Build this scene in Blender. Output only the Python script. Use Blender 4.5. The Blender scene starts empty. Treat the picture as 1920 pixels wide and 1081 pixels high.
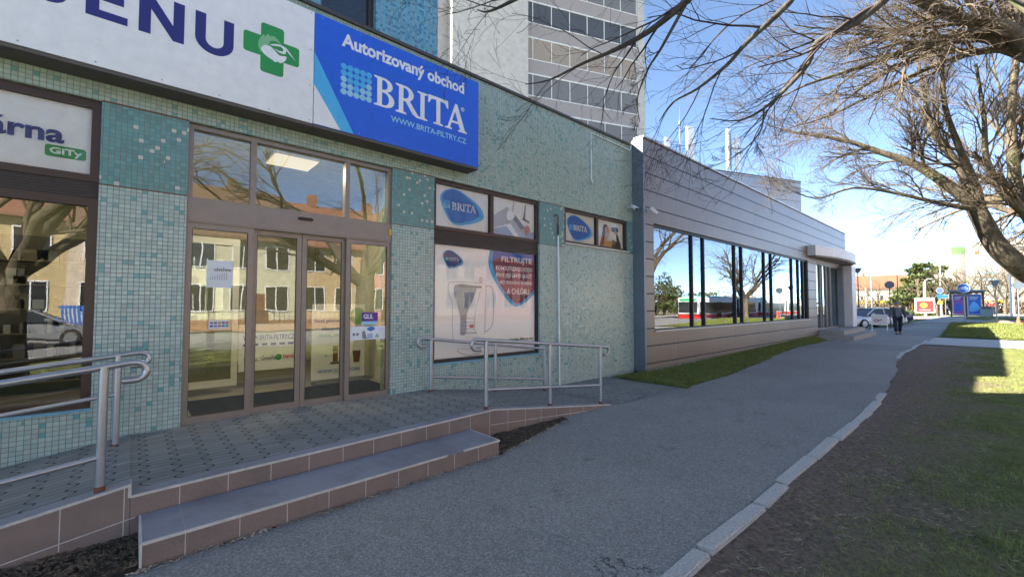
import bpy, bmesh, math, random
import numpy as np
from mathutils import Vector, Matrix
random.seed(7); rng = np.random.default_rng(7)
R_ = math.radians
scene = bpy.context.scene
COL = scene.collection

# ---------------------------------------------------------------- camera, sky, sun
CAMH = 1.6
cd = bpy.data.cameras.new("camera"); cam = bpy.data.objects.new("camera", cd); COL.objects.link(cam)
cam.location = (0, 0, CAMH)
yaw, pitch = R_(48.4), R_(2.25)
fwd = Vector((math.cos(yaw)*math.cos(pitch), math.sin(yaw)*math.cos(pitch), math.sin(pitch)))
cam.rotation_euler = fwd.to_track_quat('-Z', 'Y').to_euler()
cd.sensor_width = 36.0; cd.lens = 800/1920*36; cd.clip_start = .05; cd.clip_end = 3000
scene.camera = cam
SUN_B, SUN_E = R_(135), R_(35.5)          # bearing from +X, elevation
world = bpy.data.worlds.new("World"); scene.world = world; world.use_nodes = True
wn = world.node_tree; wn.nodes.clear()
sky = wn.nodes.new('ShaderNodeTexSky'); sky.sky_type = 'NISHITA'; sky.sun_disc = False
sky.sun_elevation = SUN_E; sky.sun_rotation = R_(90)-SUN_B
sky.air_density = .3; sky.dust_density = 0.0; sky.ozone_density = 3.0
bg = wn.nodes.new('ShaderNodeBackground'); bg.inputs[1].default_value = .142
wo = wn.nodes.new('ShaderNodeOutputWorld')
wbm = wn.nodes.new('ShaderNodeMix'); wbm.data_type = 'RGBA'; wbm.blend_type = 'MULTIPLY'; wbm.inputs['Factor'].default_value = 1
wbm.inputs[7].default_value = (1.1, 1.0, .82, 1); wn.links.new(sky.outputs[0], wbm.inputs[6]); wn.links.new(wbm.outputs[2], bg.inputs[0]); wn.links.new(bg.outputs[0], wo.inputs[0])
sl = bpy.data.lights.new("sun", 'SUN'); sl.energy = 4.2; sl.angle = R_(.5); sl.color = (1, .94, .84)
so = bpy.data.objects.new("sun", sl); COL.objects.link(so)
sd = Vector((math.cos(SUN_B)*math.cos(SUN_E), math.sin(SUN_B)*math.cos(SUN_E), math.sin(SUN_E)))
so.rotation_euler = sd.to_track_quat('Z', 'Y').to_euler(); so.location = (0, 0, 60)
scene.view_settings.view_transform = 'Standard'; scene.view_settings.look = 'None'
scene.view_settings.exposure = 2.7; scene.view_settings.gamma = 1

# ---------------------------------------------------------------- materials
MATS = {}
class N:                                   # tiny node-expression helper
    def __init__(s, name):
        s.m = bpy.data.materials.new(name); s.m.use_nodes = True; s.t = s.m.node_tree; s.t.nodes.clear()
        s.out = s.t.nodes.new('ShaderNodeOutputMaterial')
    def node(s, ty, **kw):
        n = s.t.nodes.new(ty)
        for k, v in kw.items(): setattr(n, k, v)
        return n
    def put(s, sock, v):
        if hasattr(v, 'is_linked') or isinstance(v, bpy.types.NodeSocket): s.t.links.new(v, sock)
        elif v is not None:
            if isinstance(v, (tuple, list)) and len(v) == 3 and sock.type == 'RGBA': v = (*v, 1)
            sock.default_value = v
    def m_(s, op, a, b=0.0, c=None, clamp=False):
        n = s.node('ShaderNodeMath', operation=op); n.use_clamp = clamp
        s.put(n.inputs[0], a); s.put(n.inputs[1], b)
        if c is not None: s.put(n.inputs[2], c)
        return n.outputs[0]
    def xyz(s):
        tc = s.node('ShaderNodeTexCoord'); sp = s.node('ShaderNodeSeparateXYZ')
        s.t.links.new(tc.outputs['Object'], sp.inputs[0]); s.obj = tc.outputs['Object']
        return sp.outputs[0], sp.outputs[1], sp.outputs[2]
    def comb(s, x, y, z=0.0):
        n = s.node('ShaderNodeCombineXYZ')
        for i, v in enumerate((x, y, z)): s.put(n.inputs[i], v)
        return n.outputs[0]
    def noise(s, vec, scale, detail=3, rough=.55, col=False):
        n = s.node('ShaderNodeTexNoise'); s.put(n.inputs['Vector'], vec); n.inputs['Scale'].default_value = scale
        n.inputs['Detail'].default_value = detail; n.inputs['Roughness'].default_value = rough
        return n.outputs['Color'] if col else n.outputs[0]
    def white(s, vec, col=False):
        n = s.node('ShaderNodeTexWhiteNoise'); n.noise_dimensions = '3D'; s.put(n.inputs['Vector'], vec)
        return n.outputs['Color'] if col else n.outputs['Value']
    def mix(s, f, a, b, blend='MIX'):
        n = s.node('ShaderNodeMix', data_type='RGBA', blend_type=blend)
        s.put(n.inputs['Factor'], f); s.put(n.inputs['A'] if False else n.inputs[6], a); s.put(n.inputs[7], b)
        return n.outputs[2]
    def ramp(s, f, p):
        n = s.node('ShaderNodeValToRGB'); cr = n.color_ramp
        while len(cr.elements) < len(p): cr.elements.new(.5)
        for e, (pos, c) in zip(cr.elements, p):
            e.position = pos; e.color = (*c, 1) if isinstance(c, (tuple, list)) else (c, c, c, 1)
        s.put(n.inputs[0], f); return n.outputs[0]
    def bump(s, h, strength=.4, dist=.01, normal=None):
        n = s.node('ShaderNodeBump'); n.inputs['Strength'].default_value = strength; n.inputs['Distance'].default_value = dist
        s.put(n.inputs['Height'], h)
        if normal is not None: s.put(n.inputs['Normal'], normal)
        return n.outputs[0]
    def bsdf(s, col, rough=.6, metal=0., normal=None, spec=.5, **kw):
        n = s.node('ShaderNodeBsdfPrincipled')
        s.put(n.inputs['Base Color'], col); s.put(n.inputs['Roughness'], rough); s.put(n.inputs['Metallic'], metal)
        n.inputs['Specular IOR Level'].default_value = spec
        if normal is not None: s.put(n.inputs['Normal'], normal)
        for k, v in kw.items(): s.put(n.inputs[k.replace('_', ' ')], v)
        s.t.links.new(n.outputs[0], s.out.inputs[0]); return n
    def done(s): MATS[s.m.name] = s.m; return s.m

def plain(name, col, rough=.55, metal=0., var=.12, scale=6., bumps=0., spec=.5):
    n = N(name); n.xyz()
    f = n.noise(n.obj, scale, 5, .6)
    a = tuple(min(1, c*(1+var)) for c in col); b = tuple(c*(1-var) for c in col)
    f2 = n.ramp(f, [(.3, 0.), (.7, 1.)])
    c = n.mix(f2, b, a)
    rr = n.m_('MULTIPLY_ADD', n.noise(n.obj, scale*3, 3), .2, rough-.1, clamp=True)
    nb = n.bump(n.noise(n.obj, scale*12, 4), bumps, .004) if bumps else None
    n.bsdf(c, rr, metal, nb, spec); return n.done()

def tile_mat(name, base, alt, frac, base_var=.14, grout=(.16, .13, .105), P=.0437, third=None):
    n = N(name); x, y, z = n.xyz()
    u = n.m_('DIVIDE', n.m_('ADD', x, y), P); v = n.m_('DIVIDE', z, P)
    wob = n.noise(n.obj, 1.2, 2)
    cu, cv = n.m_('FLOOR', u), n.m_('FLOOR', v)
    fu, fv = n.m_('FRACT', u), n.m_('FRACT', v)
    cell = n.comb(cu, cv, 3.)
    w1 = n.white(cell); w2 = n.white(n.comb(cu, cv, 9.)); wc = n.white(n.comb(cu, cv, 17.), True)
    big = n.noise(n.obj, .9, 4)
    thr = n.m_('MULTIPLY', n.m_('MULTIPLY_ADD', big, 1.2, .4), frac)
    isalt = n.m_('LESS_THAN', w1, thr)
    c = n.mix(w2, tuple(b*(1-base_var) for b in base), tuple(min(1, b*(1+base_var)) for b in base))
    if third: c = n.mix(n.m_('LESS_THAN', w2, .3), c, third)
    c = n.mix(isalt, c, alt)
    # large soft dirt and rust streaks
    st = n.noise(n.comb(n.m_('MULTIPLY', n.m_('ADD', x, y), 5.), 0., n.m_('MULTIPLY', z, .7)), 1.0, 5, .65)
    c = n.mix(n.ramp(st, [(.52, 0.), (.8, .45)]), c, tuple(b*.55+g*.25 for b, g in zip(base, (.3, .24, .14))))
    # rounded grout edge
    e = n.m_('MINIMUM', n.m_('MINIMUM', fu, n.m_('SUBTRACT', 1., fu)), n.m_('MINIMUM', fv, n.m_('SUBTRACT', 1., fv)))
    ew = n.m_('MULTIPLY_ADD', wob, .03, .035)
    g = n.m_('LESS_THAN', e, ew)
    c = n.mix(g, c, grout)
    hgt = n.m_('MINIMUM', e, .12)
    # every tile sits at its own slight angle
    off = n.node('ShaderNodeVectorMath', operation='SUBTRACT'); n.put(off.inputs[0], wc); off.inputs[1].default_value = (.5, .5, .5)
    sc = n.node('ShaderNodeVectorMath', operation='SCALE'); n.t.links.new(off.outputs[0], sc.inputs[0]); sc.inputs['Scale'].default_value = .085
    geo = n.node('ShaderNodeNewGeometry')
    ad = n.node('ShaderNodeVectorMath', operation='ADD'); n.t.links.new(geo.outputs['Normal'], ad.inputs[0]); n.t.links.new(sc.outputs[0], ad.inputs[1])
    nm = n.node('ShaderNodeVectorMath', operation='NORMALIZE'); n.t.links.new(ad.outputs[0], nm.inputs[0])
    nb = n.bump(hgt, .5, .02, nm.outputs[0])
    ro = n.m_('ADD', n.m_('MULTIPLY', g, .55), .17)
    n.bsdf(c, ro, 0., nb); return n.done()

M = {}
M['tile_teal'] = tile_mat('tile_teal', (.13, .29, .265), (.52, .51, .43), .07)
M['tile_pale'] = tile_mat('tile_pale', (.36, .46, .40), (.14, .34, .32), .06, .12)
M['tile_band'] = tile_mat('tile_band', (.33, .42, .33), (.15, .33, .28), .075, .12)
M['tile_blue'] = tile_mat('tile_blue', (.13, .34, .42), (.05, .22, .34), .25, .16)
M['tile_sill'] = plain('tile_sill', (.17, .38, .46), .3, 0, .2, 20)

def cladding(name, col, PW=1.87, PH=.4195, x0=0., z0=0., rough=.38, metal=.75):
    n = N(name); x, y, z = n.xyz()
    s = n.m_("ADD", x, y)
    u = n.m_('DIVIDE', n.m_('SUBTRACT', s, x0), PW); v = n.m_('DIVIDE', n.m_('SUBTRACT', z, z0), PH)
    fu, fv = n.m_('FRACT', u), n.m_('FRACT', v)
    eu = n.m_('MULTIPLY', n.m_('MINIMUM', fu, n.m_('SUBTRACT', 1., fu)), PW)
    ev = n.m_('MULTIPLY', n.m_('MINIMUM', fv, n.m_('SUBTRACT', 1., fv)), PH)
    gu = n.m_('LESS_THAN', eu, .004); gv = n.m_('LESS_THAN', ev, .013)
    w = n.white(n.comb(n.m_('FLOOR', u), n.m_('FLOOR', v), 1.))
    c = n.mix(w, tuple(a*.93 for a in col), tuple(a*1.07 for a in col))
    c = n.mix(n.ramp(n.noise(n.obj, 3, 5), [(.4, 0.), (.8, .3)]), c, tuple(a*.8 for a in col))
    c = n.mix(n.ramp(n.m_('ADD', n.m_('MULTIPLY', z, -1.2), n.m_('MULTIPLY', n.noise(n.obj, 5, 5, .7), 1.0)), [(.2, 0.), (.7, .5)]), c, (.17, .15, .12))
    run = n.noise(n.comb(n.m_('MULTIPLY', s, 9.), 0., n.m_('MULTIPLY', z, .35)), 1.0, 5, .7); c = n.mix(n.ramp(run, [(.55, 0.), (.75, .35)]), c, tuple(a*.6 for a in col))
    c = n.mix(n.m_('MULTIPLY', gu, .55), c, (.03, .03, .03)); c = n.mix(gv, c, (.018, .016, .016))
    h = n.m_('MINIMUM', n.m_('MINIMUM', eu, ev), .02)
    wob = n.noise(n.obj, .8, 2)
    nb = n.bump(n.m_('ADD', h, n.m_('MULTIPLY', wob, .02)), .35, .5)
    n.bsdf(c, n.m_('MULTIPLY_ADD', gv, .4, rough), n.m_('MULTIPLY_ADD', gv, -metal, metal), nb); return n.done()
M['clad'] = cladding('clad', (.225, .175, .145), z0=.2, rough=.42, metal=.45)
M['clad_box'] = cladding('clad_box', (.30, .29, .285), PW=2.4, PH=.6, metal=.5)
M['grey_steel'] = plain('grey_steel', (.17, .19, .215), .4, .5, .06, 3)
M['light_metal'] = plain('light_metal', (.55, .52, .49), .45, .3, .05, 5)
M['canopy'] = plain('canopy', (.60, .55, .53), .5, .1, .06, 2)
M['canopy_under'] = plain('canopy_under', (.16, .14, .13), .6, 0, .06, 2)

def asphalt():
    n = N('asphalt'); n.xyz()
    a = n.noise(n.obj, 0.35, 5, .6); b = n.noise(n.obj, 120, 3, .7); d = n.noise(n.obj, 420, 2, .6)
    vor = n.node('ShaderNodeTexVoronoi'); n.put(vor.inputs['Vector'], n.obj); vor.inputs['Scale'].default_value = 90
    c = n.mix(n.ramp(a, [(.3, 0.), (.7, 1.)]), (.28, .255, .215), (.37, .335, .285))
    pt = n.noise(n.obj, .16, 3, .5); c = n.mix(n.ramp(pt, [(.52, 0.), (.56, .35)]), c, (.19, .18, .165))
    stn = n.noise(n.obj, 2.6, 6, .75); c = n.mix(n.ramp(stn, [(.56, 0.), (.72, .55)]), c, (.13, .12, .105))
    c = n.mix(n.ramp(n.noise(n.obj, 9, 4, .7), [(.6, 0.), (.75, .4)]), c, (.42, .39, .34))
    c = n.mix(n.ramp(b, [(.38, 0.), (.62, 1.)]), n.mix(.42, c, (.07, .068, .065)), c)
    c = n.mix(n.ramp(d, [(.66, 0.), (.74, .5)]), c, (.34, .33, .32))
    w = n.white(vor.outputs['Color'])
    c = n.mix(n.m_('MULTIPLY', n.m_('GREATER_THAN', w, .84), .4), c, (.50, .48, .44)); c = n.mix(n.m_('MULTIPLY', n.m_('LESS_THAN', w, .22), .35), c, (.09, .088, .085))
    # cracks
    wv = n.node('ShaderNodeTexVoronoi', feature='DISTANCE_TO_EDGE'); wv.inputs['Scale'].default_value = .33
    q = n.noise(n.obj, 2.2, 6, .7, True); va = n.node('ShaderNodeVectorMath', operation='ADD')
    sc = n.node('ShaderNodeVectorMath', operation='SCALE'); n.put(sc.inputs[0], q); sc.inputs['Scale'].default_value = .8
    n.put(va.inputs[0], n.obj); n.t.links.new(sc.outputs[0], va.inputs[1]); n.t.links.new(va.outputs[0], wv.inputs['Vector'])
    crack = n.m_('MULTIPLY', n.m_('LESS_THAN', wv.outputs[0], .0022), n.m_('GREATER_THAN', n.noise(n.obj, .5, 2), .60))
    c = n.mix(crack, c, (.03, .03, .03))
    nb = n.bump(n.m_('ADD', b, n.m_('MULTIPLY', vor.outputs['Distance'], .7)), .75, .006)
    n.bsdf(c, .82, 0, nb, .4); return n.done()
M['asphalt'] = asphalt()
M['road'] = plain('road', (.24, .235, .225), .85, 0, .2, .8, .3)
M['concrete_path'] = plain('concrete_path', (.42, .40, .36), .85, 0, .12, 1.5, .3)
M['bright_path'] = plain('bright_path', (.34, .29, .22), .85, 0, .10, .8, .3)
M['red_strip'] = plain('red_strip', (.30, .10, .09), .85, 0, .12, 3, .3)
M['white_paint'] = plain('white_paint', (.62, .62, .60), .7, 0, .15, 12, .2)

def pavers():
    n = N('pavers'); x, y, z = n.xyz()
    PX, PY = .20, .085
    v = n.m_('DIVIDE', y, PY); fv = n.m_('FRACT', v)
    tri = n.m_('ABSOLUTE', n.m_('SUBTRACT', n.m_('FRACT', n.m_('MULTIPLY', v, .5)), .5))
    zz = n.m_('MULTIPLY', n.m_('SMOOTH_MIN', n.m_('SMOOTH_MAX', n.m_('SUBTRACT', tri, .25), -.13, .01), .13, .01), 1.0)
    u = n.m_('ADD', n.m_('DIVIDE', x, PX), zz); fu = n.m_('FRACT', u)
    eu = n.m_('MULTIPLY', n.m_('MINIMUM', fu, n.m_('SUBTRACT', 1., fu)), PX)
    ev = n.m_('MULTIPLY', n.m_('MINIMUM', fv, n.m_('SUBTRACT', 1., fv)), PY)
    rag = n.noise(n.obj, 30, 3)
    gu = n.m_('LESS_THAN', eu, n.m_('MULTIPLY_ADD', rag, .013, .0012)); gv = n.m_('LESS_THAN', ev, n.m_('MULTIPLY_ADD', rag, .006, .0006))
    w = n.white(n.comb(n.m_('FLOOR', u), n.m_('FLOOR', v), 0.))
    c = n.mix(w, (.21, .20, .17), (.29, .275, .235))
    c = n.mix(n.ramp(n.noise(n.obj, 1.3, 5, .65), [(.45, 0.), (.8, .5)]), c, (.14, .135, .12))
    c = n.mix(n.ramp(n.noise(n.obj, 160, 2), [(.4, 0.), (.7, .35)]), c, (.28, .28, .28))
    g = n.m_('MAXIMUM', n.m_('MULTIPLY', gu, .95), n.m_('MULTIPLY', gv, .8))
    c = n.mix(g, c, (.055, .053, .048))
    nb = n.bump(n.m_('ADD', n.m_('MINIMUM', n.m_('MINIMUM', eu, ev), .01), n.m_('MULTIPLY', n.noise(n.obj, 140, 3), .003)), .8, .5)
    n.bsdf(c, .78, 0, nb, .4); return n.done()
M['pavers'] = pavers()

def riser():
    n = N('riser_tile'); x, y, z = n.xyz()
    sp = n.noise(n.obj, 220, 3, .8)
    c = n.mix(n.ramp(sp, [(.35, 0.), (.65, 1.)]), (.155, .11, .088), (.29, .215, .18))
    c = n.mix(n.ramp(n.noise(n.obj, 3, 5), [(.4, 0.), (.8, .5)]), c, (.10, .085, .07))
    f = n.m_('FRACT', n.m_('DIVIDE', n.m_('ADD', x, .21), .3)); e = n.m_('MINIMUM', f, n.m_('SUBTRACT', 1., f))
    c = n.mix(n.m_('LESS_THAN', e, .0085), c, (.52, .47, .41))
    n.bsdf(c, .62, 0, n.bump(sp, .25, .002), .4); return n.done()
M['riser_tile'] = riser()
def treadm():
    n = N('tread_tile'); x, y, z = n.xyz()
    sp = n.noise(n.obj, 200, 3, .8)
    c = n.mix(n.ramp(sp, [(.35, 0.), (.65, 1.)]), (.23, .225, .24), (.31, .305, .32))
    c = n.mix(n.ramp(n.noise(n.obj, 2.2, 6, .7), [(.45, 0.), (.75, .6)]), c, (.09, .085, .08))
    f = n.m_('FRACT', n.m_('DIVIDE', n.m_('ADD', x, .21), .6)); e = n.m_('MINIMUM', f, n.m_('SUBTRACT', 1., f))
    c = n.mix(n.m_('LESS_THAN', e, .003), c, (.35, .33, .3))
    n.bsdf(c, .5, 0, n.bump(sp, .2, .002), .5); return n.done()
M['tread_tile'] = treadm()
M['nosing'] = plain('nosing', (.52, .48, .42), .6, 0, .18, 18)
M['kerb_stone'] = plain('kerb_stone', (.50, .46, .40), .85, 0, .25, 60, .6)

def dirtgrass():
    n = N('lawn_soil'); x, y, z = n.xyz()
    a = n.noise(n.obj, .5, 6, .65); b = n.noise(n.obj, 25, 5, .7); d = n.noise(n.obj, 130, 3, .7)
    dirt = n.mix(n.ramp(b, [(.35, 0.), (.7, 1.)]), (.11, .08, .056), (.31, .225, .165))
    dirt = n.mix(n.ramp(d, [(.58, 0.), (.68, .55)]), dirt, (.46, .37, .28))
    gr = n.mix(n.ramp(b, [(.35, 0.), (.7, 1.)]), (.085, .115, .022), (.21, .235, .065))
    edge = n.m_('MULTIPLY_ADD', y, -.75, .62)          # greener away from the kerb
    f = n.m_('ADD', edge, n.m_('MULTIPLY_ADD', a, 1.6, -.75), clamp=True)
    f = n.m_('MULTIPLY', f, n.ramp(b, [(.3, .4), (.6, 1.)]), clamp=True)
    c = n.mix(f, dirt, gr)
    n.bsdf(c, .95, 0, n.bump(n.m_('ADD', b, n.m_('MULTIPLY', d, .4)), .9, .03), .15); return n.done()
M['lawn_soil'] = dirtgrass()
M['soil'] = plain('soil', (.085, .065, .048), .95, 0, .4, 14, .9, .1)
M['grass_ground'] = plain('grass_ground', (.12, .135, .035), .95, 0, .3, 2.5, .8, .1)
M['far_ground'] = plain('far_ground', (.25, .23, .15), .95, 0, .25, .05, .2, .1)
def blade(name, a, b, tr=.25):
    n = N(name); n.xyz(); oi = n.noise(n.obj, 5, 3); oj = n.noise(n.obj, 90, 1)
    c = n.mix(n.ramp(oi, [(.35, 0.), (.65, 1.)]), a, b); c = n.mix(n.ramp(oj, [(.45, 0.), (.7, .6)]), c, (.20, .17, .09))
    n.bsdf(c, .7, 0, None, .2); return n.done()
M['grass_blade'] = blade('grass_blade', (.13, .175, .03), (.31, .34, .10))
M['lawn_blade'] = blade('lawn_blade', (.11, .145, .03), (.22, .25, .06))
M['mulch'] = blade('mulch', (.035, .024, .016), (.13, .085, .055))
M['litter'] = blade('litter', (.14, .10, .07), (.45, .36, .26))

def bark(name, a, b):
    n = N(name); x, y, z = n.xyz()
    f = n.noise(n.comb(n.m_('MULTIPLY', x, 3.), n.m_('MULTIPLY', y, 3.), z), 4, 6, .7)
    c = n.mix(n.ramp(f, [(.35, 0.), (.65, 1.)]), a, b)
    c = n.mix(n.ramp(n.noise(n.obj, 1.3, 4), [(.5, 0.), (.7, .5)]), c, (.16, .17, .07))
    n.bsdf(c, .9, 0, n.bump(f, .8, .03), .2); return n.done()
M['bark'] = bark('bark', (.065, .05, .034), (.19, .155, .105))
M['bark_shaded'] = bark('bark_shaded', (.055, .045, .04), (.13, .11, .09))  # near tree's bark, darkened in colour for the building shadow over it
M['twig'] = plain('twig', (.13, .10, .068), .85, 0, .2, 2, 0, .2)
M['twig_shaded'] = plain('twig_shaded', (.075, .055, .05), .85, 0, .2, 2, 0, .2)  # near tree's twigs, the same shadow put into their colour
M['needles'] = blade('needles', (.03, .06, .012), (.10, .13, .03))
M['shrub'] = blade('shrub', (.05, .09, .02), (.14, .18, .05))
M['hedge_tan'] = blade('hedge_tan', (.16, .11, .07), (.27, .2, .13))

def glass(name, ior=1.9, base=.03, tint=(.78, .82, .78), rip=.02):
    n = N(name); n.xyz()
    fr = n.node('ShaderNodeFresnel'); fr.inputs[0].default_value = ior
    f = n.m_('ADD', fr.outputs[0], base, clamp=True)
    g = n.node('ShaderNodeBsdfGlossy'); g.inputs['Roughness'].default_value = .004; g.inputs['Color'].default_value = (.97, .98, 1, 1)
    n.put(g.inputs['Normal'], n.bump(n.noise(n.obj, 1.1, 2), rip, 1.))
    t = n.node('ShaderNodeBsdfTransparent'); t.inputs[0].default_value = (*tint, 1)
    mx = n.node('ShaderNodeMixShader'); n.put(mx.inputs[0], f)
    n.t.links.new(t.outputs[0], mx.inputs[1]); n.t.links.new(g.outputs[0], mx.inputs[2]); n.t.links.new(mx.outputs[0], n.out.inputs[0])
    return n.done()
M['glass'] = glass('glass', 1.9, .05, (.86, .9, .8), .0022)
M['film_glass'] = glass('film_glass', 1.42, .0, (.96, .97, .97), .0012)
M['bright_film'] = plain('bright_film', (.93, .91, .88), .6, 0, .03, 2)
M['poster_glass'] = glass('poster_glass', 1.45, .0, (.96, .97, .97), .0012)
M['clad_glass'] = glass('clad_glass', 2.1, .10, (.55, .6, .6), .0012)
M['dark_glass'] = plain('dark_glass', (.02, .025, .03), .12, 0, .1, 3, 0, .8)
M['flat_glass'] = plain('flat_glass', (.10, .10, .10), .15, .1, .3, .4, 0, .8)
def emit(name, col, s):
    n = N(name); e = n.node('ShaderNodeEmission'); e.inputs[0].default_value = (*col, 1); e.inputs[1].default_value = s
    n.t.links.new(e.outputs[0], n.out.inputs[0]); return n.done()
M['lamp_light'] = emit('lamp_light', (1, .80, .52), .17)
M['display_green'] = emit('display_green', (.1, .9, .3), .5)
for nm, c, r, m in [
    ('brown_frame', (.055, .032, .022), .4, .2), ('brown_frame_lit', (.10, .055, .03), .45, .2), ('shutter_box', (.035, .025, .02), .5, .1),
    ('door_frame', (.245, .205, .175), .42, .35), ('black', (.012, .012, .012), .45, 0), ('rubber', (.015, .015, .016), .8, 0),
    ('sign_white', (.80, .78, .74), .45, 0), ('sign_blue', (.012, .11, .62), .38, 0), ('light_blue', (.07, .42, .72), .4, 0), ('pale_blue', (.30, .58, .70), .4, 0),
    ('navy', (.02, .02, .16), .4, 0), ('green', (.02, .28, .055), .45, 0), ('pale_green', (.22, .48, .22), .45, 0), ('white', (.78, .78, .77), .5, 0),
    ('off_white', (.68, .66, .60), .55, 0), ('logo_blue', (.03, .16, .50), .4, 0), ('logo_deep', (.02, .06, .26), .4, 0), ('logo_sky', (.13, .42, .78), .4, 0),
    ('film_white', (.78, .77, .74), .5, 0), ('film_grey', (.47, .48, .50), .5, 0), ('film_dark', (.22, .22, .24), .5, 0), ('film_blue', (.36, .44, .60), .5, 0),
    ('skin', (.50, .29, .20), .6, 0), ('hair', (.05, .035, .03), .7, 0), ('grey_hair', (.20, .19, .18), .8, 0), ('mustard', (.45, .27, .06), .6, 0), ('maroon', (.27, .07, .11), .5, 0),
    ('purple', (.12, .03, .25), .5, 0), ('orange', (.75, .17, .04), .5, 0), ('red', (.55, .03, .025), .45, 0), ('yellow', (.75, .52, .03), .5, 0),
    ('dark_blue', (.02, .03, .12), .5, 0), ('road_blue', (.02, .12, .55), .4, 0), ('jacket', (.075, .085, .095), .8, 0), ('shirt', (.12, .13, .15), .8, 0), ('trousers', (.015, .018, .035), .85, 0),
    ('steel', (.42, .42, .43), .35, .8), ('rust', (.16, .06, .03), .8, 0), ('galv', (.30, .31, .32), .5, .6), ('sign_back', (.13, .16, .18), .5, .4), ('dark_pole', (.05, .05, .055), .5, .3),
    ('tower_white', (.47, .425, .36), .85, 0), ('tower_grey', (.33, .31, .29), .8, 0), ('balcony_face', (.31, .265, .235), .8, 0), ('balcony_blind', (.16, .145, .13), .55, 0), ('balcony_blind_warm', (.30, .235, .17), .55, 0), ('balcony_dark', (.07, .068, .068), .5, 0),
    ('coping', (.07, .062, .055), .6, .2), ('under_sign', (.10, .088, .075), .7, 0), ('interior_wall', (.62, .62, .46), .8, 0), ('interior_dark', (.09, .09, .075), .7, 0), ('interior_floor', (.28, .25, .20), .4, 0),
    ('mat', (.03, .035, .045), .9, 0), ('shelf', (.22, .19, .14), .6, 0), ('concrete', (.30, .28, .245), .85, 0), ('bin_grey', (.22, .27, .29), .6, 0),
    ('car_white', (.72, .72, .72), .18, 0), ('car_dark', (.03, .045, .08), .2, 0), ('car_silver', (.35, .36, .37), .25, .5), ('car_red', (.5, .02, .02), .2, 0), ('tyre', (.02, .02, .02), .8, 0), ('lens', (.6, .6, .62), .15, .3),
    ('house_yellow', (.55, .52, .36), .85, 0), ('house_orange', (.50, .36, .20), .85, 0), ('house_pink', (.55, .25, .22), .85, 0), ('house_cream', (.62, .52, .38), .85, 0), ('house_ochre', (.52, .40, .20), .85, 0), ('plinth', (.30, .15, .08), .85, 0),
    ('roof_tile', (.27, .12, .075), .85, 0), ('roof_brown', (.20, .125, .08), .85, 0), ('roof_red', (.26, .09, .045), .85, 0), ('lime', (.22, .42, .14), .7, 0), ('block_white', (.42, .39, .33), .8, 0), ('block_grey', (.20, .175, .15), .8, 0),
    ('poster_pink', (.32, .07, .30), .4, 0), ('poster_blue', (.03, .12, .50), .4, 0), ('paper', (.72, .72, .70), .7, 0), ('fence_blue', (.03, .16, .55), .5, 0), ('jug', (.34, .37, .43), .4, 0), ('sandbag', (.38, .29, .17), .95, 0)]:
    M[nm] = plain(nm, c, r, m, .13 if nm.startswith(('house', 'tower', 'concrete', 'roof', 'interior')) else .06, 2.5 if nm.startswith(('house', 'tower', 'balcony')) else 8, .15 if nm in ('concrete', 'tower_white') else 0)
for k in ('house_yellow',): pass

# ---------------------------------------------------------------- building blocks
def thing(name, label, cat, loc=(0, 0, 0), group=None):
    o = bpy.data.objects.new(name, None); COL.objects.link(o); o.location = loc
    o.empty_display_size = .2
    return tag(o, label, cat, group)
def tag(o, label=None, cat=None, group=None, kind=None):
    if label: o['label'] = label
    if cat: o['category'] = cat
    if group: o['group'] = group
    if kind: o['kind'] = kind
    return o
def base_loc(p):
    L = Vector((0, 0, 0))
    while p is not None: L += p.location; p = p.parent
    return L
def link(me, name, mat, parent=None, smooth=False):
    if isinstance(mat, str): mat = M[mat]
    o = bpy.data.objects.new(name, me); COL.objects.link(o)
    if mat is not None and not me.materials: me.materials.append(mat)
    if smooth:
        for p in me.polygons: p.use_smooth = True
    if parent is not None:
        L = base_loc(parent); me.transform(Matrix.Translation(-L)); o.parent = parent
    return o

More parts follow.
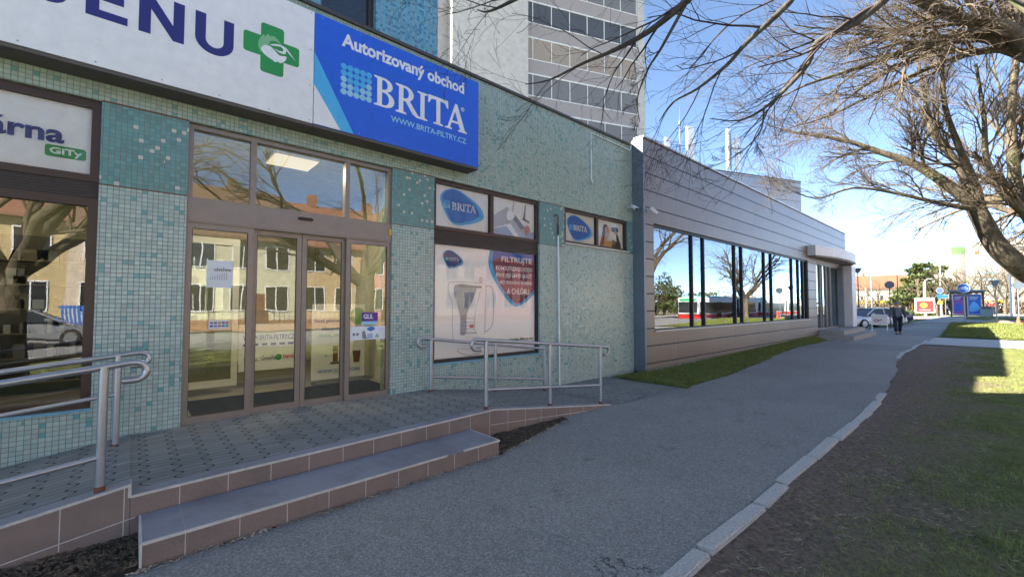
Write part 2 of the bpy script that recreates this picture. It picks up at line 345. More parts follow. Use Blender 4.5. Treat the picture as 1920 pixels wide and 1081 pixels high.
class MB:
    def __init__(s): s.v = []; s.f = []
    def add(s, vs, fs, mtx=None):
        b = len(s.v)
        s.v += [tuple(mtx @ Vector(p)) if mtx else tuple(p) for p in vs]; s.f += [tuple(b+i for i in f) for f in fs]; return s
    def box(s, x0, x1, y0, y1, z0, z1, mtx=None):
        vs = [(x, y, z) for z in (z0, z1) for x, y in ((x0, y0), (x1, y0), (x1, y1), (x0, y1))]
        return s.add(vs, [(0, 3, 2, 1), (4, 5, 6, 7), (0, 1, 5, 4), (1, 2, 6, 5), (2, 3, 7, 6), (3, 0, 4, 7)], mtx)
    def bbox(s, x0, x1, y0, y1, z0, z1, b=.01, mtx=None):       # bevelled box
        bm = bmesh.new(); bmesh.ops.create_cube(bm, size=1)
        for v in bm.verts: v.co = Vector(((x0+x1)/2+v.co.x*(x1-x0), (y0+y1)/2+v.co.y*(y1-y0), (z0+z1)/2+v.co.z*(z1-z0)))
        bmesh.ops.bevel(bm, geom=bm.edges[:], offset=b, segments=2, affect='EDGES')
        bm.verts.index_update(); s.add([v.co for v in bm.verts], [[v.index for v in f.verts] for f in bm.faces], mtx); bm.free(); return s
    def prism(s, pts, y0, y1, mtx=None):       # polygon (x,z) counter-clockwise seen from -y, extruded y0..y1
        n = len(pts); vs = [(x, y0, z) for x, z in pts]+[(x, y1, z) for x, z in pts]
        fs = [tuple(range(n)), tuple(range(2*n-1, n-1, -1))]+[(i, i+n, (i+1) % n+n, (i+1) % n) for i in range(n)]
        return s.add(vs, fs, mtx)
    def prismz(s, pts, z0, z1, mtx=None):
        n = len(pts)
        if not hasattr(z0, '__len__'): z0 = [z0]*n
        if not hasattr(z1, '__len__'): z1 = [z1]*n
        vs = [(x, y, z0[i]) for i, (x, y) in enumerate(pts)]+[(x, y, z1[i]) for i, (x, y) in enumerate(pts)]
        fs = [tuple(range(n-1, -1, -1)), tuple(range(n, 2*n))]+[(i, (i+1) % n, (i+1) % n+n, i+n) for i in range(n)]
        return s.add(vs, fs, mtx)
    def tube(s, pts, r, n=10, cap=True, mtx=None):
        pts = [Vector(p) for p in pts]; k = len(pts)
        rs = r if hasattr(r, '__len__') else [r]*k
        vs = []; ref = None
        for i, p in enumerate(pts):
            d = (pts[min(i+1, k-1)]-pts[max(i-1, 0)]).normalized()
            if ref is None:
                ref = Vector((0, 0, 1)) if abs(d.z) < .9 else Vector((1, 0, 0))
            a = (ref-d*ref.dot(d)).normalized(); b = d.cross(a); ref = a
            for j in range(n):
                t = 2*math.pi*j/n; vs.append(p+(a*math.cos(t)+b*math.sin(t))*rs[i])
        fs = [(i*n+j, i*n+(j+1) % n, (i+1)*n+(j+1) % n, (i+1)*n+j) for i in range(k-1) for j in range(n)]
        if cap: fs += [tuple(range(n-1, -1, -1)), tuple((k-1)*n+j for j in range(n))]
        return s.add(vs, fs, mtx)
    def cyl(s, x, y, z0, z1, r, n=14, mtx=None): return s.tube([(x, y, z0), (x, y, z1)], r, n, True, mtx)
    def lathe(s, prof, n=20, mtx=None):        # (r,z) profile around z
        vs = [(r*math.cos(2*math.pi*j/n), r*math.sin(2*math.pi*j/n), z) for r, z in prof for j in range(n)]
        k = len(prof)
        fs = [(i*n+j, i*n+(j+1) % n, (i+1)*n+(j+1) % n, (i+1)*n+j) for i in range(k-1) for j in range(n)]
        fs += [tuple(range(n-1, -1, -1)), tuple((k-1)*n+j for j in range(n))]
        return s.add(vs, fs, mtx)
    def build(s, name, mat, parent=None, smooth=False):
        me = bpy.data.meshes.new(name); me.from_pydata(s.v, [], s.f); me.validate(); me.update()
        if smooth:
            o = link(me, name, mat, parent, True)
            try: me.set_sharp_from_angle(angle=R_(40))
            except Exception: pass
            return o
        return link(me, name, mat, parent)
def copy_tree(o, parent=None):
    c = o.copy(); COL.objects.link(c)
    if parent is not None: c.parent = parent
    for ch in list(o.children): copy_tree(ch, c)
    return c
def place(o, loc, rz=0, label=None, group=None, s=None):
    o.location = loc; o.rotation_euler = (0, 0, rz)
    if label: o['label'] = label
    if group: o['group'] = group
    if s: o.scale = (s, s, s)
    return o

def curve_mesh(cu):
    o = bpy.data.objects.new('tmp', cu); COL.objects.link(o)
    dg = bpy.context.evaluated_depsgraph_get(); dg.update()
    me = bpy.data.meshes.new_from_object(o.evaluated_get(dg), depsgraph=dg)
    bpy.data.objects.remove(o); bpy.data.curves.remove(cu); me.materials.clear(); return me
FRONT = Matrix(((1, 0, 0, 0), (0, 0, -1, 0), (0, 1, 0, 0), (0, 0, 0, 1)))   # x,y of a drawing -> x,z of a wall seen from -y
def fit(me, x0, x1, z0, z1, Y, mtx=None):
    co = np.array([v.co[:] for v in me.vertices]); mn, mx = co.min(0), co.max(0)
    sx = (x1-x0)/(mx[0]-mn[0]); sy = (z1-z0)/(mx[1]-mn[1])
    me.transform(Matrix.Translation((x0, Y, z0)) @ FRONT @ Matrix.Diagonal((sx, sy, 1, 1)) @ Matrix.Translation((-mn[0], -mn[1], 0)))
    if mtx: me.transform(mtx)
    return me
def text(s, x0, x1, z0, z1, Y, mat, parent, name='lettering', bold=.0, mtx=None, thick=.0015):
    cu = bpy.data.curves.new('t', 'FONT'); cu.body = s; cu.size = 1; cu.offset = bold; cu.extrude = thick; cu.resolution_u = 4
    me = curve_mesh(cu); fit(me, x0, x1, z0, z1, Y, mtx); return link(me, name, mat, parent)
def shape(loops, mat, parent, name, Y, thick=.0015, fitbox=None, mtx=None):
    cu = bpy.data.curves.new('s', 'CURVE'); cu.dimensions = '2D'; cu.fill_mode = 'BOTH'; cu.extrude = thick
    for lp in loops:
        sp = cu.splines.new('POLY'); sp.points.add(len(lp)-1); sp.use_cyclic_u = True
        for p, (x, y) in zip(sp.points, lp): p.co = (x, y, 0, 1)
    me = curve_mesh(cu)
    if fitbox: fit(me, *fitbox, Y, mtx)
    else:
        me.transform(Matrix.Translation((0, Y, 0)) @ FRONT)
        if mtx: me.transform(mtx)
    return link(me, name, mat, parent)
def arc(cx, cy, rx, ry, a0, a1, n=10):
    return [(cx+rx*math.cos(R_(a0+(a1-a0)*i/n)), cy+ry*math.sin(R_(a0+(a1-a0)*i/n))) for i in range(n+1)]
def rrect(x0, x1, z0, z1, r, n=4):
    return arc(x1-r, z0+r, r, r, -90, 0, n)+arc(x1-r, z1-r, r, r, 0, 90, n)+arc(x0+r, z1-r, r, r, 90, 180, n)+arc(x0+r, z0+r, r, r, 180, 270, n)
def circle(cx, cz, r, n=20): return arc(cx, cz, r, r, 0, 360-360/n, n-1)
def spline(pts, k=6, closed=True):
    out = []; n = len(pts); P = [Vector((*p, 0)) for p in pts]
    for i in range(n if closed else n-1):
        a, b, c, d = P[(i-1) % n], P[i], P[(i+1) % n], P[(i+2) % n]
        if not closed: a = P[max(i-1, 0)]; d = P[min(i+2, n-1)]
        for j in range(k):
            t = j/k; q = .5*((2*b)+(c-a)*t+(2*a-5*b+4*c-d)*t*t+(3*b-a-3*c+d)*t**3); out.append((q.x, q.y))
    if not closed: out.append(pts[-1])
    return out
SB = [(0, .05), (0, 0)]
G_I = [[(0, 0), (.44, 0), (.44, .045), (.31, .085), (.31, .915), (.44, .955), (.44, 1), (0, 1), (0, .955), (.13, .915), (.13, .085), (0, .045)]]
G_B = [[(0, 0)]+arc(.42, .27, .36, .27, -90, 80, 10)+arc(.38, .765, .33, .235, -60, 90, 10)+[(0, 1), (0, .955), (.12, .915), (.12, .085), (0, .045)],
       [(.30, .92)]+arc(.36, .765, .155, .165, 90, -90, 8)+[(.30, .59)], [(.30, .50)]+arc(.39, .285, .18, .215, 90, -90, 8)+[(.30, .07)]]
G_R = [[(0, 0), (.44, 0), (.44, .045), (.31, .085), (.31, .46), (.40, .46), (.70, .08), (.86, 0), (1.06, 0), (1.06, .05), (.93, .09), (.58, .50)]+arc(.40, .74, .34, .26, -50, 90, 10)+[(0, 1), (0, .955), (.13, .915), (.13, .085), (0, .045)],
       [(.31, .925)]+arc(.37, .74, .17, .185, 90, -90, 8)+[(.31, .545)]]
G_T = [[(.24, 0), (.70, 0), (.70, .045), (.56, .085), (.56, .92), (.78, .90), (.88, .74), (.94, .74), (.92, 1.03), (.02, 1.03), (0, .74), (.06, .74), (.16, .90), (.38, .92), (.38, .085), (.24, .045)]]
G_A = [[(-.06, 0), (.28, 0), (.28, .045), (.19, .085), (.26, .28), (.60, .28), (.68, .085), (.58, .045), (.58, 0), (1.02, 0), (1.02, .045), (.92, .085), (.53, 1.03), (.43, 1.03), (.07, .085), (-.06, .045)], [(.29, .36), (.43, .74), (.57, .36)]]
def wordmark(x0, x1, z0, z1, Y, mat, parent, mtx=None, name='letter'):
    glyphs = ((G_B, .83), (G_R, .90), (G_I, .46), (G_T, .84), (G_A, 1.0)); x = 0; W = 4.02; sx = (x1-x0)/W; sz = (z1-z0)/1.03; q = 0
    for g, adv in glyphs:
        shape([[(x0+(px+x)*sx, z0+pz*sz) for px, pz in lp] for lp in g], mat, parent, name, Y-q*.0001, .0015, None, mtx); x += adv; q += 1

# ---------------------------------------------------------------- terrain
def sm(a, b, x):
    t = np.clip((x-a)/(b-a), 0, 1); return t*t*(3-2*t)
def gh(x, y):
    x = np.asarray(x, float); y = np.asarray(y, float)
    return .42*sm(30, 40, x)*sm(5.5, 2.5, y)*sm(-9, -3, y)+.05*sm(40, 70, x)*sm(5.5, 2.5, y)
def strip(name, xs, ylo, yhi, mat, dz, ny=8, kind='structure', zf=None, label=None):
    xs = np.asarray(xs, float); vs = []; fs = []
    for x in xs:
        a = ylo(x) if callable(ylo) else ylo; b = yhi(x) if callable(yhi) else yhi
        for j in range(ny+1):
            y = a+(b-a)*j/ny; vs.append((x, y, float(gh(x, y))+dz+(zf(x, y, j/ny) if zf else 0)))
    for i in range(len(xs)-1):
        for j in range(ny):
            q = i*(ny+1)+j; fs.append((q, q+ny+1, q+ny+2, q+1))
    m = MB(); m.add(vs, fs); o = m.build(name, mat, None, True); tag(o, label, None, None, kind); return o
def wob(x, s=1.0, k=0.): return s*(math.sin(x*1.7+k)*.5+math.sin(x*4.3+k*2)*.3+math.sin(x*9.1+k)*.2)
def far_ground():
    a = 1500; m = MB(); xs = np.concatenate([[-a, -200, -60], np.arange(-20, 100, 2.5), [120, 200, 400, a]]); ys = np.concatenate([[-a, -300, -80], np.arange(-40, 40, 2.5), [60, 150, a]])
    vs = [(x, y, float(gh(x, y))-.03) for x in xs for y in ys]; n = len(ys)
    fs = [(i*n+j, (i+1)*n+j, (i+1)*n+j+1, i*n+j+1) for i in range(len(xs)-1) for j in range(n-1)]
    m.add(vs, fs); tag(m.build('ground', 'far_ground', None, True), kind='structure')
far_ground()
def right_edge(x):
    if x < 9.7: return 1.352+wob(x, .006)
    return 1.352+.60*float(sm(9.6, 19, np.array(x)))+wob(x, .05)
def left_edge(x):
    if x < 7.9: return 6.2
    return 4.02+.95*float(sm(8.5, 20, np.array(x)))+wob(x, .03)
LX = np.arange(-14, 26.01, .1)
strip('lawn', np.arange(-14, 24.3, .15), -6.2, lambda x: right_edge(x)-.0, 'lawn_soil', -.012, 40, zf=lambda x, y, t: .012*math.sin(x*2.1+y)*math.sin(y*3.3))
def ledge2(x): return 3.44 if x < .06 else (left_edge(x) if x > 4.6 else (3.46+.1*x/3 if x < 3.0 else 3.56+.45*(x-3.0)/1.6))
def asf(x):
    return ledge2(x)+wob(x*2, .012)
strip('footpath', LX, lambda x: right_edge(x), asf, 'asphalt', .004, 12)
strip('mulch_bed', np.arange(-14, 5.0, .1), lambda x: asf(x)-.02, 4.4, 'soil', -.004, 10, zf=lambda x, y, t: .035*t+.012*math.sin(x*17+y*9))
# beyond the shop: the footpath widens into a square, the cross path, lawns, cycle crossing
strip('square_paving', np.arange(26, 47.1, .5), lambda x: 1.95+.0*x if x < 31 else 1.9-.05*(x-31), 9.5, 'asphalt', .004, 10)
strip('square_edge', np.arange(22.5, 26.01, .5), lambda x: asf(x)-.01, 5.6, 'asphalt', .003, 3)
strip('cross_path', np.arange(24.3, 30.3, .5), -6.2, lambda x: 1.95+.0*x, 'concrete_path', .008, 10)
strip('island_lawn', np.arange(30.2, 39.6, .3), -6.2, lambda x: 1.85+.0*x-1.0*max(0, (x-35)/4.4)**2, 'grass_ground', .02, 10, zf=lambda x, y, t: .10*math.sin(min(1, max(0, t))*math.pi)*min(1, (x-30.2)/1.5))
strip('cycle_crossing', np.arange(39.5, 64, .7), -6.2, 1.0, 'road', .01, 6)
strip('cycle_path', np.arange(41.5, 64, .7), 1.0, 4.6, 'road', .02, 4)
strip('red_marking', np.arange(40.2, 41.6, .3), 1.0, 4.9, 'red_strip', .018, 4)
strip('verge_lawn', np.arange(41.5, 58, .7), 4.6, 9.0, 'grass_ground', .03, 4)
strip('kiosk_lawn', np.arange(50, 60, .7), -1.6, 1.6, 'grass_ground', .05, 4)
strip('sunny_square', np.arange(64, 130, 3), -6.2, 26, 'bright_path', .02, 6)
strip('road', np.arange(-70, 160, 3), -17.2, -6.4, 'road', -.01, 6)
strip('far_pavement', np.arange(-70, 160, 3), -20, -17.3, 'concrete_path', .1, 2)
strip('road_marking', np.arange(-70, 160, 3), -11.9, -11.75, 'white_paint', .0, 1)
strip('near_street_kerb', np.arange(-70, 130, 3), -6.42, -6.2, 'concrete_path', .08, 1)
strip('far_lawn', np.arange(24.3, 120, 2), -6.2, -6.19, 'grass_ground', .01, 1)
# pale slab seams in the path, with a long white line by the shop steps
strip('pale_kerb_line', np.arange(22.5, 40, .5), lambda x: 4.50+.03*(x-22.5), lambda x: 4.62+.03*(x-22.5), 'concrete_path', .03, 1)
strip('pale_slab_line', np.arange(17.2, 27, .3), lambda x: right_edge(x)+.02 if x < 26 else 1.97, lambda x: right_edge(x)+.12 if x < 26 else 2.08, 'kerb_stone', .012, 1)

# grass strip along the clad wall
def berm(x): return .16*float(sm(10, 24, np.array(x)))
strip('berm_lawn', np.arange(7.95, 23.6, .12), lambda x: asf(x)+.03-.15*float(sm(8.6, 7.9, np.array(x))), 5.62, 'grass_ground', .006, 12, zf=lambda x, y, t: (berm(x)+.03)*min(1, t*1.3))
strip('wall_paving', np.arange(5.85, 8.35, .12), lambda x: 4.05, lambda x: 5.85 if x < 7.9 else 5.0+wob(x*3, .05), 'pavers', .010, 4)

# kerb stones
mk = MB(); x = -6.0
while x < 9.9:
    L = .98 if random.random() < .85 else .6
    if x < 8.6 or x > 9.0:
        w = random.uniform(-.02, .02)
        mt = Matrix.Translation((x+L/2, 1.30+w+(.05 if x > 8.9 else 0), .012)) @ Matrix.Rotation(random.uniform(-.022, .022), 4, 'Z') @ Matrix.Rotation(random.uniform(-.04, .04), 4, 'X') @ Matrix.Rotation(random.uniform(-.008, .008), 4, 'Y')
        mk.bbox(-L/2+.014, L/2-.014, -.058, .062, -.15, random.uniform(-.010, .006), .012, mt)
    x += L
tag(mk.build('kerb', 'kerb_stone'), kind='structure')

# grass blades, twigs and bark chips
def blades(name, pts, h, w, mat, lean=.5, kind='stuff', label=None, cat=None):
    n = len(pts); a = rng.uniform(0, 2*np.pi, n); hh = h*rng.uniform(.5, 1.4, n); ww = w*rng.uniform(.7, 1.3, n)
    d = np.stack([np.cos(a), np.sin(a), np.zeros(n)], 1); l = rng.uniform(0, 2*np.pi, n); k = lean*rng.uniform(.2, 1.3, n)*hh
    tip = pts+np.stack([np.cos(l)*k, np.sin(l)*k, hh], 1)
    v = np.empty((n*3, 3)); v[0::3] = pts-d*ww[:, None]/2; v[1::3] = pts+d*ww[:, None]/2; v[2::3] = tip
    me = bpy.data.meshes.new(name); me.vertices.add(n*3); me.vertices.foreach_set('co', v.ravel())
    me.loops.add(n*3); me.loops.foreach_set('vertex_index', np.arange(n*3)); me.polygons.add(n)
    me.polygons.foreach_set('loop_start', np.arange(0, n*3, 3)); me.polygons.foreach_set('loop_total', np.full(n, 3)); me.update(); me.validate()
    return tag(link(me, name, mat), label, cat, None, kind)
def scatter(n, x0, x1, y0, y1, power=2.0, dens=None):
    x = x0+(x1-x0)*rng.uniform(0, 1, n)**power; y = rng.uniform(y0, y1, n)
    return np.stack([x, y, gh(x, y)-.012], 1)
def clump(p, thr, s=1.0, seed=0.):
    f = np.sin(p[:, 0]*2.3*s+seed)*np.sin(p[:, 1]*2.9*s+1+seed)+.6*np.sin(p[:, 0]*6.1*s+p[:, 1]*3.7*s+seed)+.5*np.sin(p[:, 1]*9*s-p[:, 0]*5*s)
    return p[f+rng.normal(0, .35, len(p)) > thr]
P = clump(scatter(330000, 1.6, 24.2, -4.5, 1.25, 1.7), -.35); keep = rng.uniform(0, 1, len(P)) < np.clip((1.15-P[:, 1])*.95, .0, 1); P = P[keep]
blades('grass_tufts', P, .03, .0055, 'grass_blade', 1.4, label='short patchy grass beside the kerb and bare soil', cat='grass')
P = clump(scatter(60000, 1.6, 24.2, -4.5, 1.0, 1.6), .9, 1.3, 4.); P = P[P[:, 1] < .55]
blades('weed_tufts', P, .055, .010, 'lawn_blade', .9, label='brighter green weed tufts growing in the thin lawn', cat='weeds')
P = scatter(45000, 7.95, 23.4, 4.0, 5.45, 1.6); ok = np.array([y > asf(x)+.03+.05*math.sin(x*13) for x, y in P[:, :2]]); P = P[ok]
P[:, 2] += np.array([(berm(x)+.03)*min(1, (y-asf(x))/(5.6-asf(x))*1.3) for x, y in P[:, :2]])+.01
blades('berm_grass', P, .06, .011, 'lawn_blade', .8, label='bright green grass strip along the foot of the metal clad wall', cat='grass')
P = scatter(30000, 30.3, 39, -5, 1.8, 1.0); P[:, 2] += .1
blades('island_grass', P, .07, .03, 'lawn_blade', .6, label='lawn island between the cross path and the cycle crossing', cat='grass')
def litter(name, pts, lmin, lmax, w, mat, label):
    m = MB(); vs = []; fs = []
    for (x, y, z) in pts:
        L = random.uniform(lmin, lmax); a = random.uniform(0, math.pi*2); t = random.uniform(-.15, .3); ww = w*random.uniform(.5, 1.3)
        dx, dy = math.cos(a)*L/2, math.sin(a)*L/2; px, py = -math.sin(a)*ww/2, math.cos(a)*ww/2; b = len(vs); zz = z+.006
        vs += [(x-dx-px, y-dy-py, zz), (x-dx+px, y-dy+py, zz), (x+dx+px, y+dy+py, zz+L*t*.3), (x+dx-px, y+dy-py, zz+L*t*.3), (x, y, zz+ww*.8+abs(L*t*.15))]
        fs += [(b, b+1, b+4), (b+1, b+2, b+4), (b+2, b+3, b+4), (b+3, b, b+4)]
    m.add(vs, fs); return tag(m.build(name, mat), label, 'litter', None, 'stuff')
P = scatter(24000, 1.6, 22, -3.0, 1.15, 1.9); P = P[rng.uniform(0, 1, len(P)) < np.clip(.45+.45*P[:, 1], .2, 1)]
litter('twig_litter', P, .01, .07, .0045, 'litter', 'dry twigs and leaf scraps strewn on the bare soil beside the kerb')
P = np.concatenate([np.stack([rng.uniform(-1.6, .06, 1500), rng.uniform(3.46, 3.96, 1500), np.full(1500, .03)], 1), np.stack([rng.uniform(2.98, 4.6, 700), rng.uniform(3.56, 4.1, 700), np.full(700, .012)], 1)])
P = P[[p[1] > asf(p[0]) for p in P]]
litter('bark_mulch', P, .02, .06, .012, 'mulch', 'dark bark chips piled against the tiled ramp wall and step')
P = np.stack([rng.uniform(0, 5.8, 700), np.zeros(700), np.full(700, .008)], 1); P[:, 1] = [asf(p[0])-abs(random.gauss(0, .035)) for p in P]
litter('step_foot_debris', P, .008, .035, .010, 'litter', 'leaf crumbs and grit lying along the foot of the low step')
P = scatter(500, 1.5, 16, 1.42, 3.4, 1.2); P[:, 2] += .016
litter('path_specks', P[:60], .006, .022, .008, 'litter', 'dry leaf and twig scraps scattered over the grey asphalt path')

# ---------------------------------------------------------------- entrance terrace with ramps and step
PZ = .30
def edge_y(x): return 3.95 if x < .04 else (3.96+.16*min(x, 3.35)/3.35 if x < 3.35 else 4.12)
def edge_z(x):
    if x < .02: return .375+.155*max(x, -6)*1.0
    if x < 3.36: return PZ+.02*x/3.36
    return max(.012, .32-(x-3.36)*.127)
ter = thing('entrance_terrace', 'paved shop terrace edged in brown tiles with sloping ramps at both ends', 'terrace', (1.7, 4.0, 0))
m = MB(); xs = [-6, -2, .019]+[.021]+list(np.linspace(.3, 3.35, 8))+list(np.linspace(3.5, 5.8, 9))
sect = lambda x, z: [(x, edge_y(x)+.10, z), (x, 5.9, z)]
vs = []; fs = []
for x in xs:
    z = max(.012, edge_z(x)-(.07 if x < .02 else .0)); z2 = z if x > .02 else min(.30, z)
    vs += [(x, edge_y(x)+.10, z-.003), (x, 5.9, z-.003)]
for i in range(len(xs)-1): fs.append((2*i, 2*i+2, 2*i+3, 2*i+1))
m.add(vs, fs); m.build('paving', 'pavers', ter)
def edging(xa, xb, n, mat_top='tread_tile'):
    w = MB(); c = MB(); q = MB()
    X = np.linspace(xa, xb, n)
    for a, b in zip(X[:-1], X[1:]):
        ya, yb, za, zb = edge_y(a+1e-4), edge_y(b-1e-4), edge_z(a+1e-4), edge_z(b-1e-4)
        w.prismz([(a, ya), (b, yb), (b, yb+.13), (a, ya+.13)], -.2, [za-.012, zb-.012, zb-.012, za-.012])
        c.prismz([(a, ya+.008), (b, yb+.008), (b, yb+.135), (a, ya+.135)], [za-.012, zb-.012, zb-.012, za-.012], [za, zb, zb, za])
        q.prismz([(a, ya-.006), (b, yb-.006), (b, yb+.008), (a, ya+.008)], [za-.014, zb-.014, zb-.014, za-.014], [za+.002, zb+.002, zb+.002, za+.002])
    return w, c, q
for xa, xb, n in ((-6, .02, 7), (.022, 3.358, 7), (3.36, 5.78, 7)):
    w, c, q = edging(xa, xb, n); w.build('side_wall', 'riser_tile', ter); c.build('edge_tile', 'tread_tile', ter); q.build('nosing', 'nosing', ter)
mj = MB()                                   # horizontal grout line of the ramp walls
mj.prismz([(-6, 3.9485), (.05, 3.9485), (.05, 3.9505), (-6, 3.9505)], [-.75, .148, .148, -.75], [-.744, .154, .154, -.744])
mj.prismz([(3.06, 4.1175), (5.2, 4.1175), (5.2, 4.1205), (3.06, 4.1205)], [.155, .0, .0, .155], [.161, .006, .006, .161])
mj.build('grout_line', 'nosing', ter)
mv = MB(); mv.box(.008, .026, 3.945, 4.09, PZ-.01, .376); mv.build('nosing', 'nosing', ter)
st = MB(); st.prismz([(.08, 3.47), (2.97, 3.555), (2.97, 4.06), (.08, 3.94)], -.1, .148); st.build('step_riser', 'riser_tile', ter)
st = MB(); st.prismz([(.08, 3.478), (2.962, 3.563), (2.962, 4.08), (.08, 3.944)], .148, .16); st.build('step_tread', 'tread_tile', ter)
st = MB(); st.prismz([(.08, 3.463), (2.3, 3.528), (2.3, 3.536), (.08, 3.478)], .145, .162); st.prismz([(2.5, 3.534), (2.978, 3.548), (2.978, 3.563), (2.5, 3.549)], .145, .162)
st.prismz([(2.962, 3.563), (2.978, 3.563), (2.978, 4.07), (2.962, 4.07)], .145, .162); st.prismz([(.068, 3.463), (.08, 3.463), (.08, 3.94), (.068, 3.94)], -.02, .162)
st.build('step_nosing', 'nosing', ter)

# ---------------------------------------------------------------- handrails
def railing(label, posts, top, midoff, y, curl_l, curl_r, yf=None, base=None):
    root = thing('handrail', label, 'railing', (posts[0], y, 0), 'tubular handrails of the entrance ramps')
    tz = lambda x: top[1]+(x-top[0])*top[2]
    pts = []; s = top[2]; r = .062
    x0, x1 = min(posts), max(posts)
    if curl_l:
        cx = x0-.16; zz = tz(cx)
        pts += [(cx+.07, y, zz-2*r), (cx+.02, y, zz-2*r)]+[(cx-r*math.sin(t), y, zz-r-r*math.cos(t)) for t in np.linspace(.3, math.pi-.2, 7)]+[(cx+.03, y, zz)]
    else: pts += [(x0-.6, y, tz(x0-.6))]
    pts += [(x, y, tz(x)) for x in np.linspace(x0, x1, 4)]
    if curl_r:
        cx = x1+.16; zz = tz(cx)
        pts += [(cx-.03, y, zz)]+[(cx+r*math.sin(t), y, zz-r+r*math.cos(t)) for t in np.linspace(.2, math.pi-.3, 7)]+[(cx-.02, y, zz-2*r), (cx-.07, y, zz-2*r)]
    m = MB(); m.tube(pts, .0235, 12); m.build('top_rail', 'steel', root, True)
    for p in posts:
        b = base(p); m = MB(); m.cyl(p, y, b-.02, tz(p), .0265, 14); po = m.build('post', 'steel', root, True)
        m = MB(); m.lathe([(.0285, b-.004), (.029, b+.02), (.0272, b+.035)], 14, Matrix.Translation((p, y, 0))); m.build('rusty_foot', 'rust', po)
    m = MB(); e0 = x0 if curl_l else x0-.6; e1 = x1
    m.tube([(e0, y, tz(e0)-midoff), (e1, y, tz(e1)-midoff)], .019, 10); m.build('mid_rail', 'steel', root, True)
railing('left ramp handrail nearest the footpath with its curled end over the tiled edge', [-4.6, -3.1, -1.6, -.135], (-.135, 1.18, .125), .60, 4.02, False, True, base=lambda x: edge_z(x))
railing('left ramp handrail standing close to the shop window', [-4.6, -3.1, -1.6, -.09], (-.09, 1.125, .115), .36, 5.5, False, True, base=lambda x: max(0, .28+.12*x))
railing('right ramp handrail on the outer tiled edge beside the footpath', [3.3, 4.45, 5.62], (3.3, 1.165, -.098), .61, 4.2, True, True, base=lambda x: edge_z(x))
railing('right ramp handrail close to the wall below the large picture window', [3.34, 4.58, 5.76], (3.34, 1.095, -.125), .56, 5.58, True, True, base=lambda x: edge_z(x))

# ---------------------------------------------------------------- tiled shop building
shop = thing('shop_building', 'single storey shop clad in small turquoise mosaic tiles', 'building', (4.5, 5.8, 0))
def tb(name, x0, x1, z0, z1, mat, y0=5.8, y1=6.15):
    m = MB(); m.box(x0, x1, y0, y1, z0, z1); return m.build(name, mat, shop)
tb('upper_wall', -9, 9.1, 3.62, 5.5, 'tile_band')
for a, b in ((-.28, .41), (2.81, 3.51), (5.87, 6.59), (-9, -5.2)):
    tb('pier', a, b, -.1, 2.79, 'tile_pale'); tb('pier_top', a, b, 2.79, 3.62, 'tile_teal')
tb('pier_top', 8.88, 9.1, 2.88, 3.62, 'tile_teal')
tb('wall_below_window', -5.2, -.28, -.3, .585, 'tile_pale'); tb('wall_below_window', 3.51, 5.87, -.1, .66, 'tile_pale')
tb('lower_wall', 6.59, 9.1, -.1, 2.86, 'tile_pale')
m = MB(); m.prism([(9.1, -.1), (9.1, 5.5), (9.09, 5.5), (9.09, -.1)], 6.15, 14); m.box(-9, 9.1, 14, 14.2, -.1, 5.5); m.box(-9.01, -9, 5.8, 14, -.1, 5.5); m.build('rear_wall', 'tower_grey', shop)
m = MB(); m.box(-9, 9.09, 6.15, 14, 5.3, 5.45); m.build('roof', 'interior_dark', shop)
m = MB(); m.box(-9, 9.12, 5.765, 6.2, 5.5, 5.535); m.box(-9, 9.12, 5.78, 6.2, 5.535, 5.56); m.build('parapet_coping', 'coping', shop)
m = MB(); m.box(-5.2, -.28, 5.79, 5.9, .585, .61); m.build('window_sill', 'tile_sill', shop); m = MB(); m.box(3.51, 5.87, 5.785, 5.92, .66, .69); m.build('window_sill', 'tile_sill', shop)
m = MB(); m.box(6.59, 8.92, 5.76, 5.92, 2.86, 2.885); m.build('metal_sill', 'light_metal', shop)
for a, b in ((-.28, .41), (2.81, 3.51), (5.87, 6.59)):
    for q in ((5.7985, 5.81, 2.785, 2.797), (5.7975, 5.81, 3.615, 3.632)): m = MB(); m.box(a, b, *q); m.build('joint_strip', 'rust', shop)
def frame(name, x0, x1, z0, z1, t, mat, parent, mull=(), ts=None, y0=5.84, y1=5.93, tb_=None, bb=None):
    m = MB(); tt = tb_ or t; bt = bb or t
    m.box(x0, x0+t, y0, y1, z0, z1); m.box(x1-t, x1, y0, y1, z0, z1)
    xx = [x0+t]+[v for mu in mull for v in (mu-t*.6, mu+t*.6)]+[x1-t]
    for a, b in zip(xx[0::2], xx[1::2]): m.box(a, b, y0, y1, z1-tt, z1); m.box(a, b, y0, y1, z0, z0+bt)
    for mu in mull: m.box(mu-t*.6, mu+t*.6, y0, y1, z0, z1)
    return m.build(name, mat, parent)
def pane(x0, x1, z0, z1, parent, mat='glass', y=5.885, name='pane'):
    m = MB(); m.add([(x0, y, z0), (x1, y, z0), (x1, y, z1), (x0, y, z1)], [(0, 1, 2, 3)]); return m.build(name, mat, parent)
# left window
f = frame('window', -5.2, -.28, 2.81, 3.615, .07, 'brown_frame', shop, (-2.74,)); pane(-5.13, -2.78, 2.88, 3.545, f, 'film_glass'); pane(-2.70, -.35, 2.88, 3.545, f, 'film_glass')
m = MB(); m.box(-5.2, -.28, 5.86, 6.0, 2.645, 2.81)
for k in range(6): m.box(-5.2, -.285, 5.853, 5.86, 2.66+k*.026, 2.675+k*.026)
m.build('shutter_box', 'shutter_box', shop)
f = frame('window', -5.2, -.28, .61, 2.645, .075, 'brown_frame', shop, (-2.74,)); pane(-5.12, -2.79, .685, 2.57, f); pane(-2.69, -.355, .685, 2.57, f)
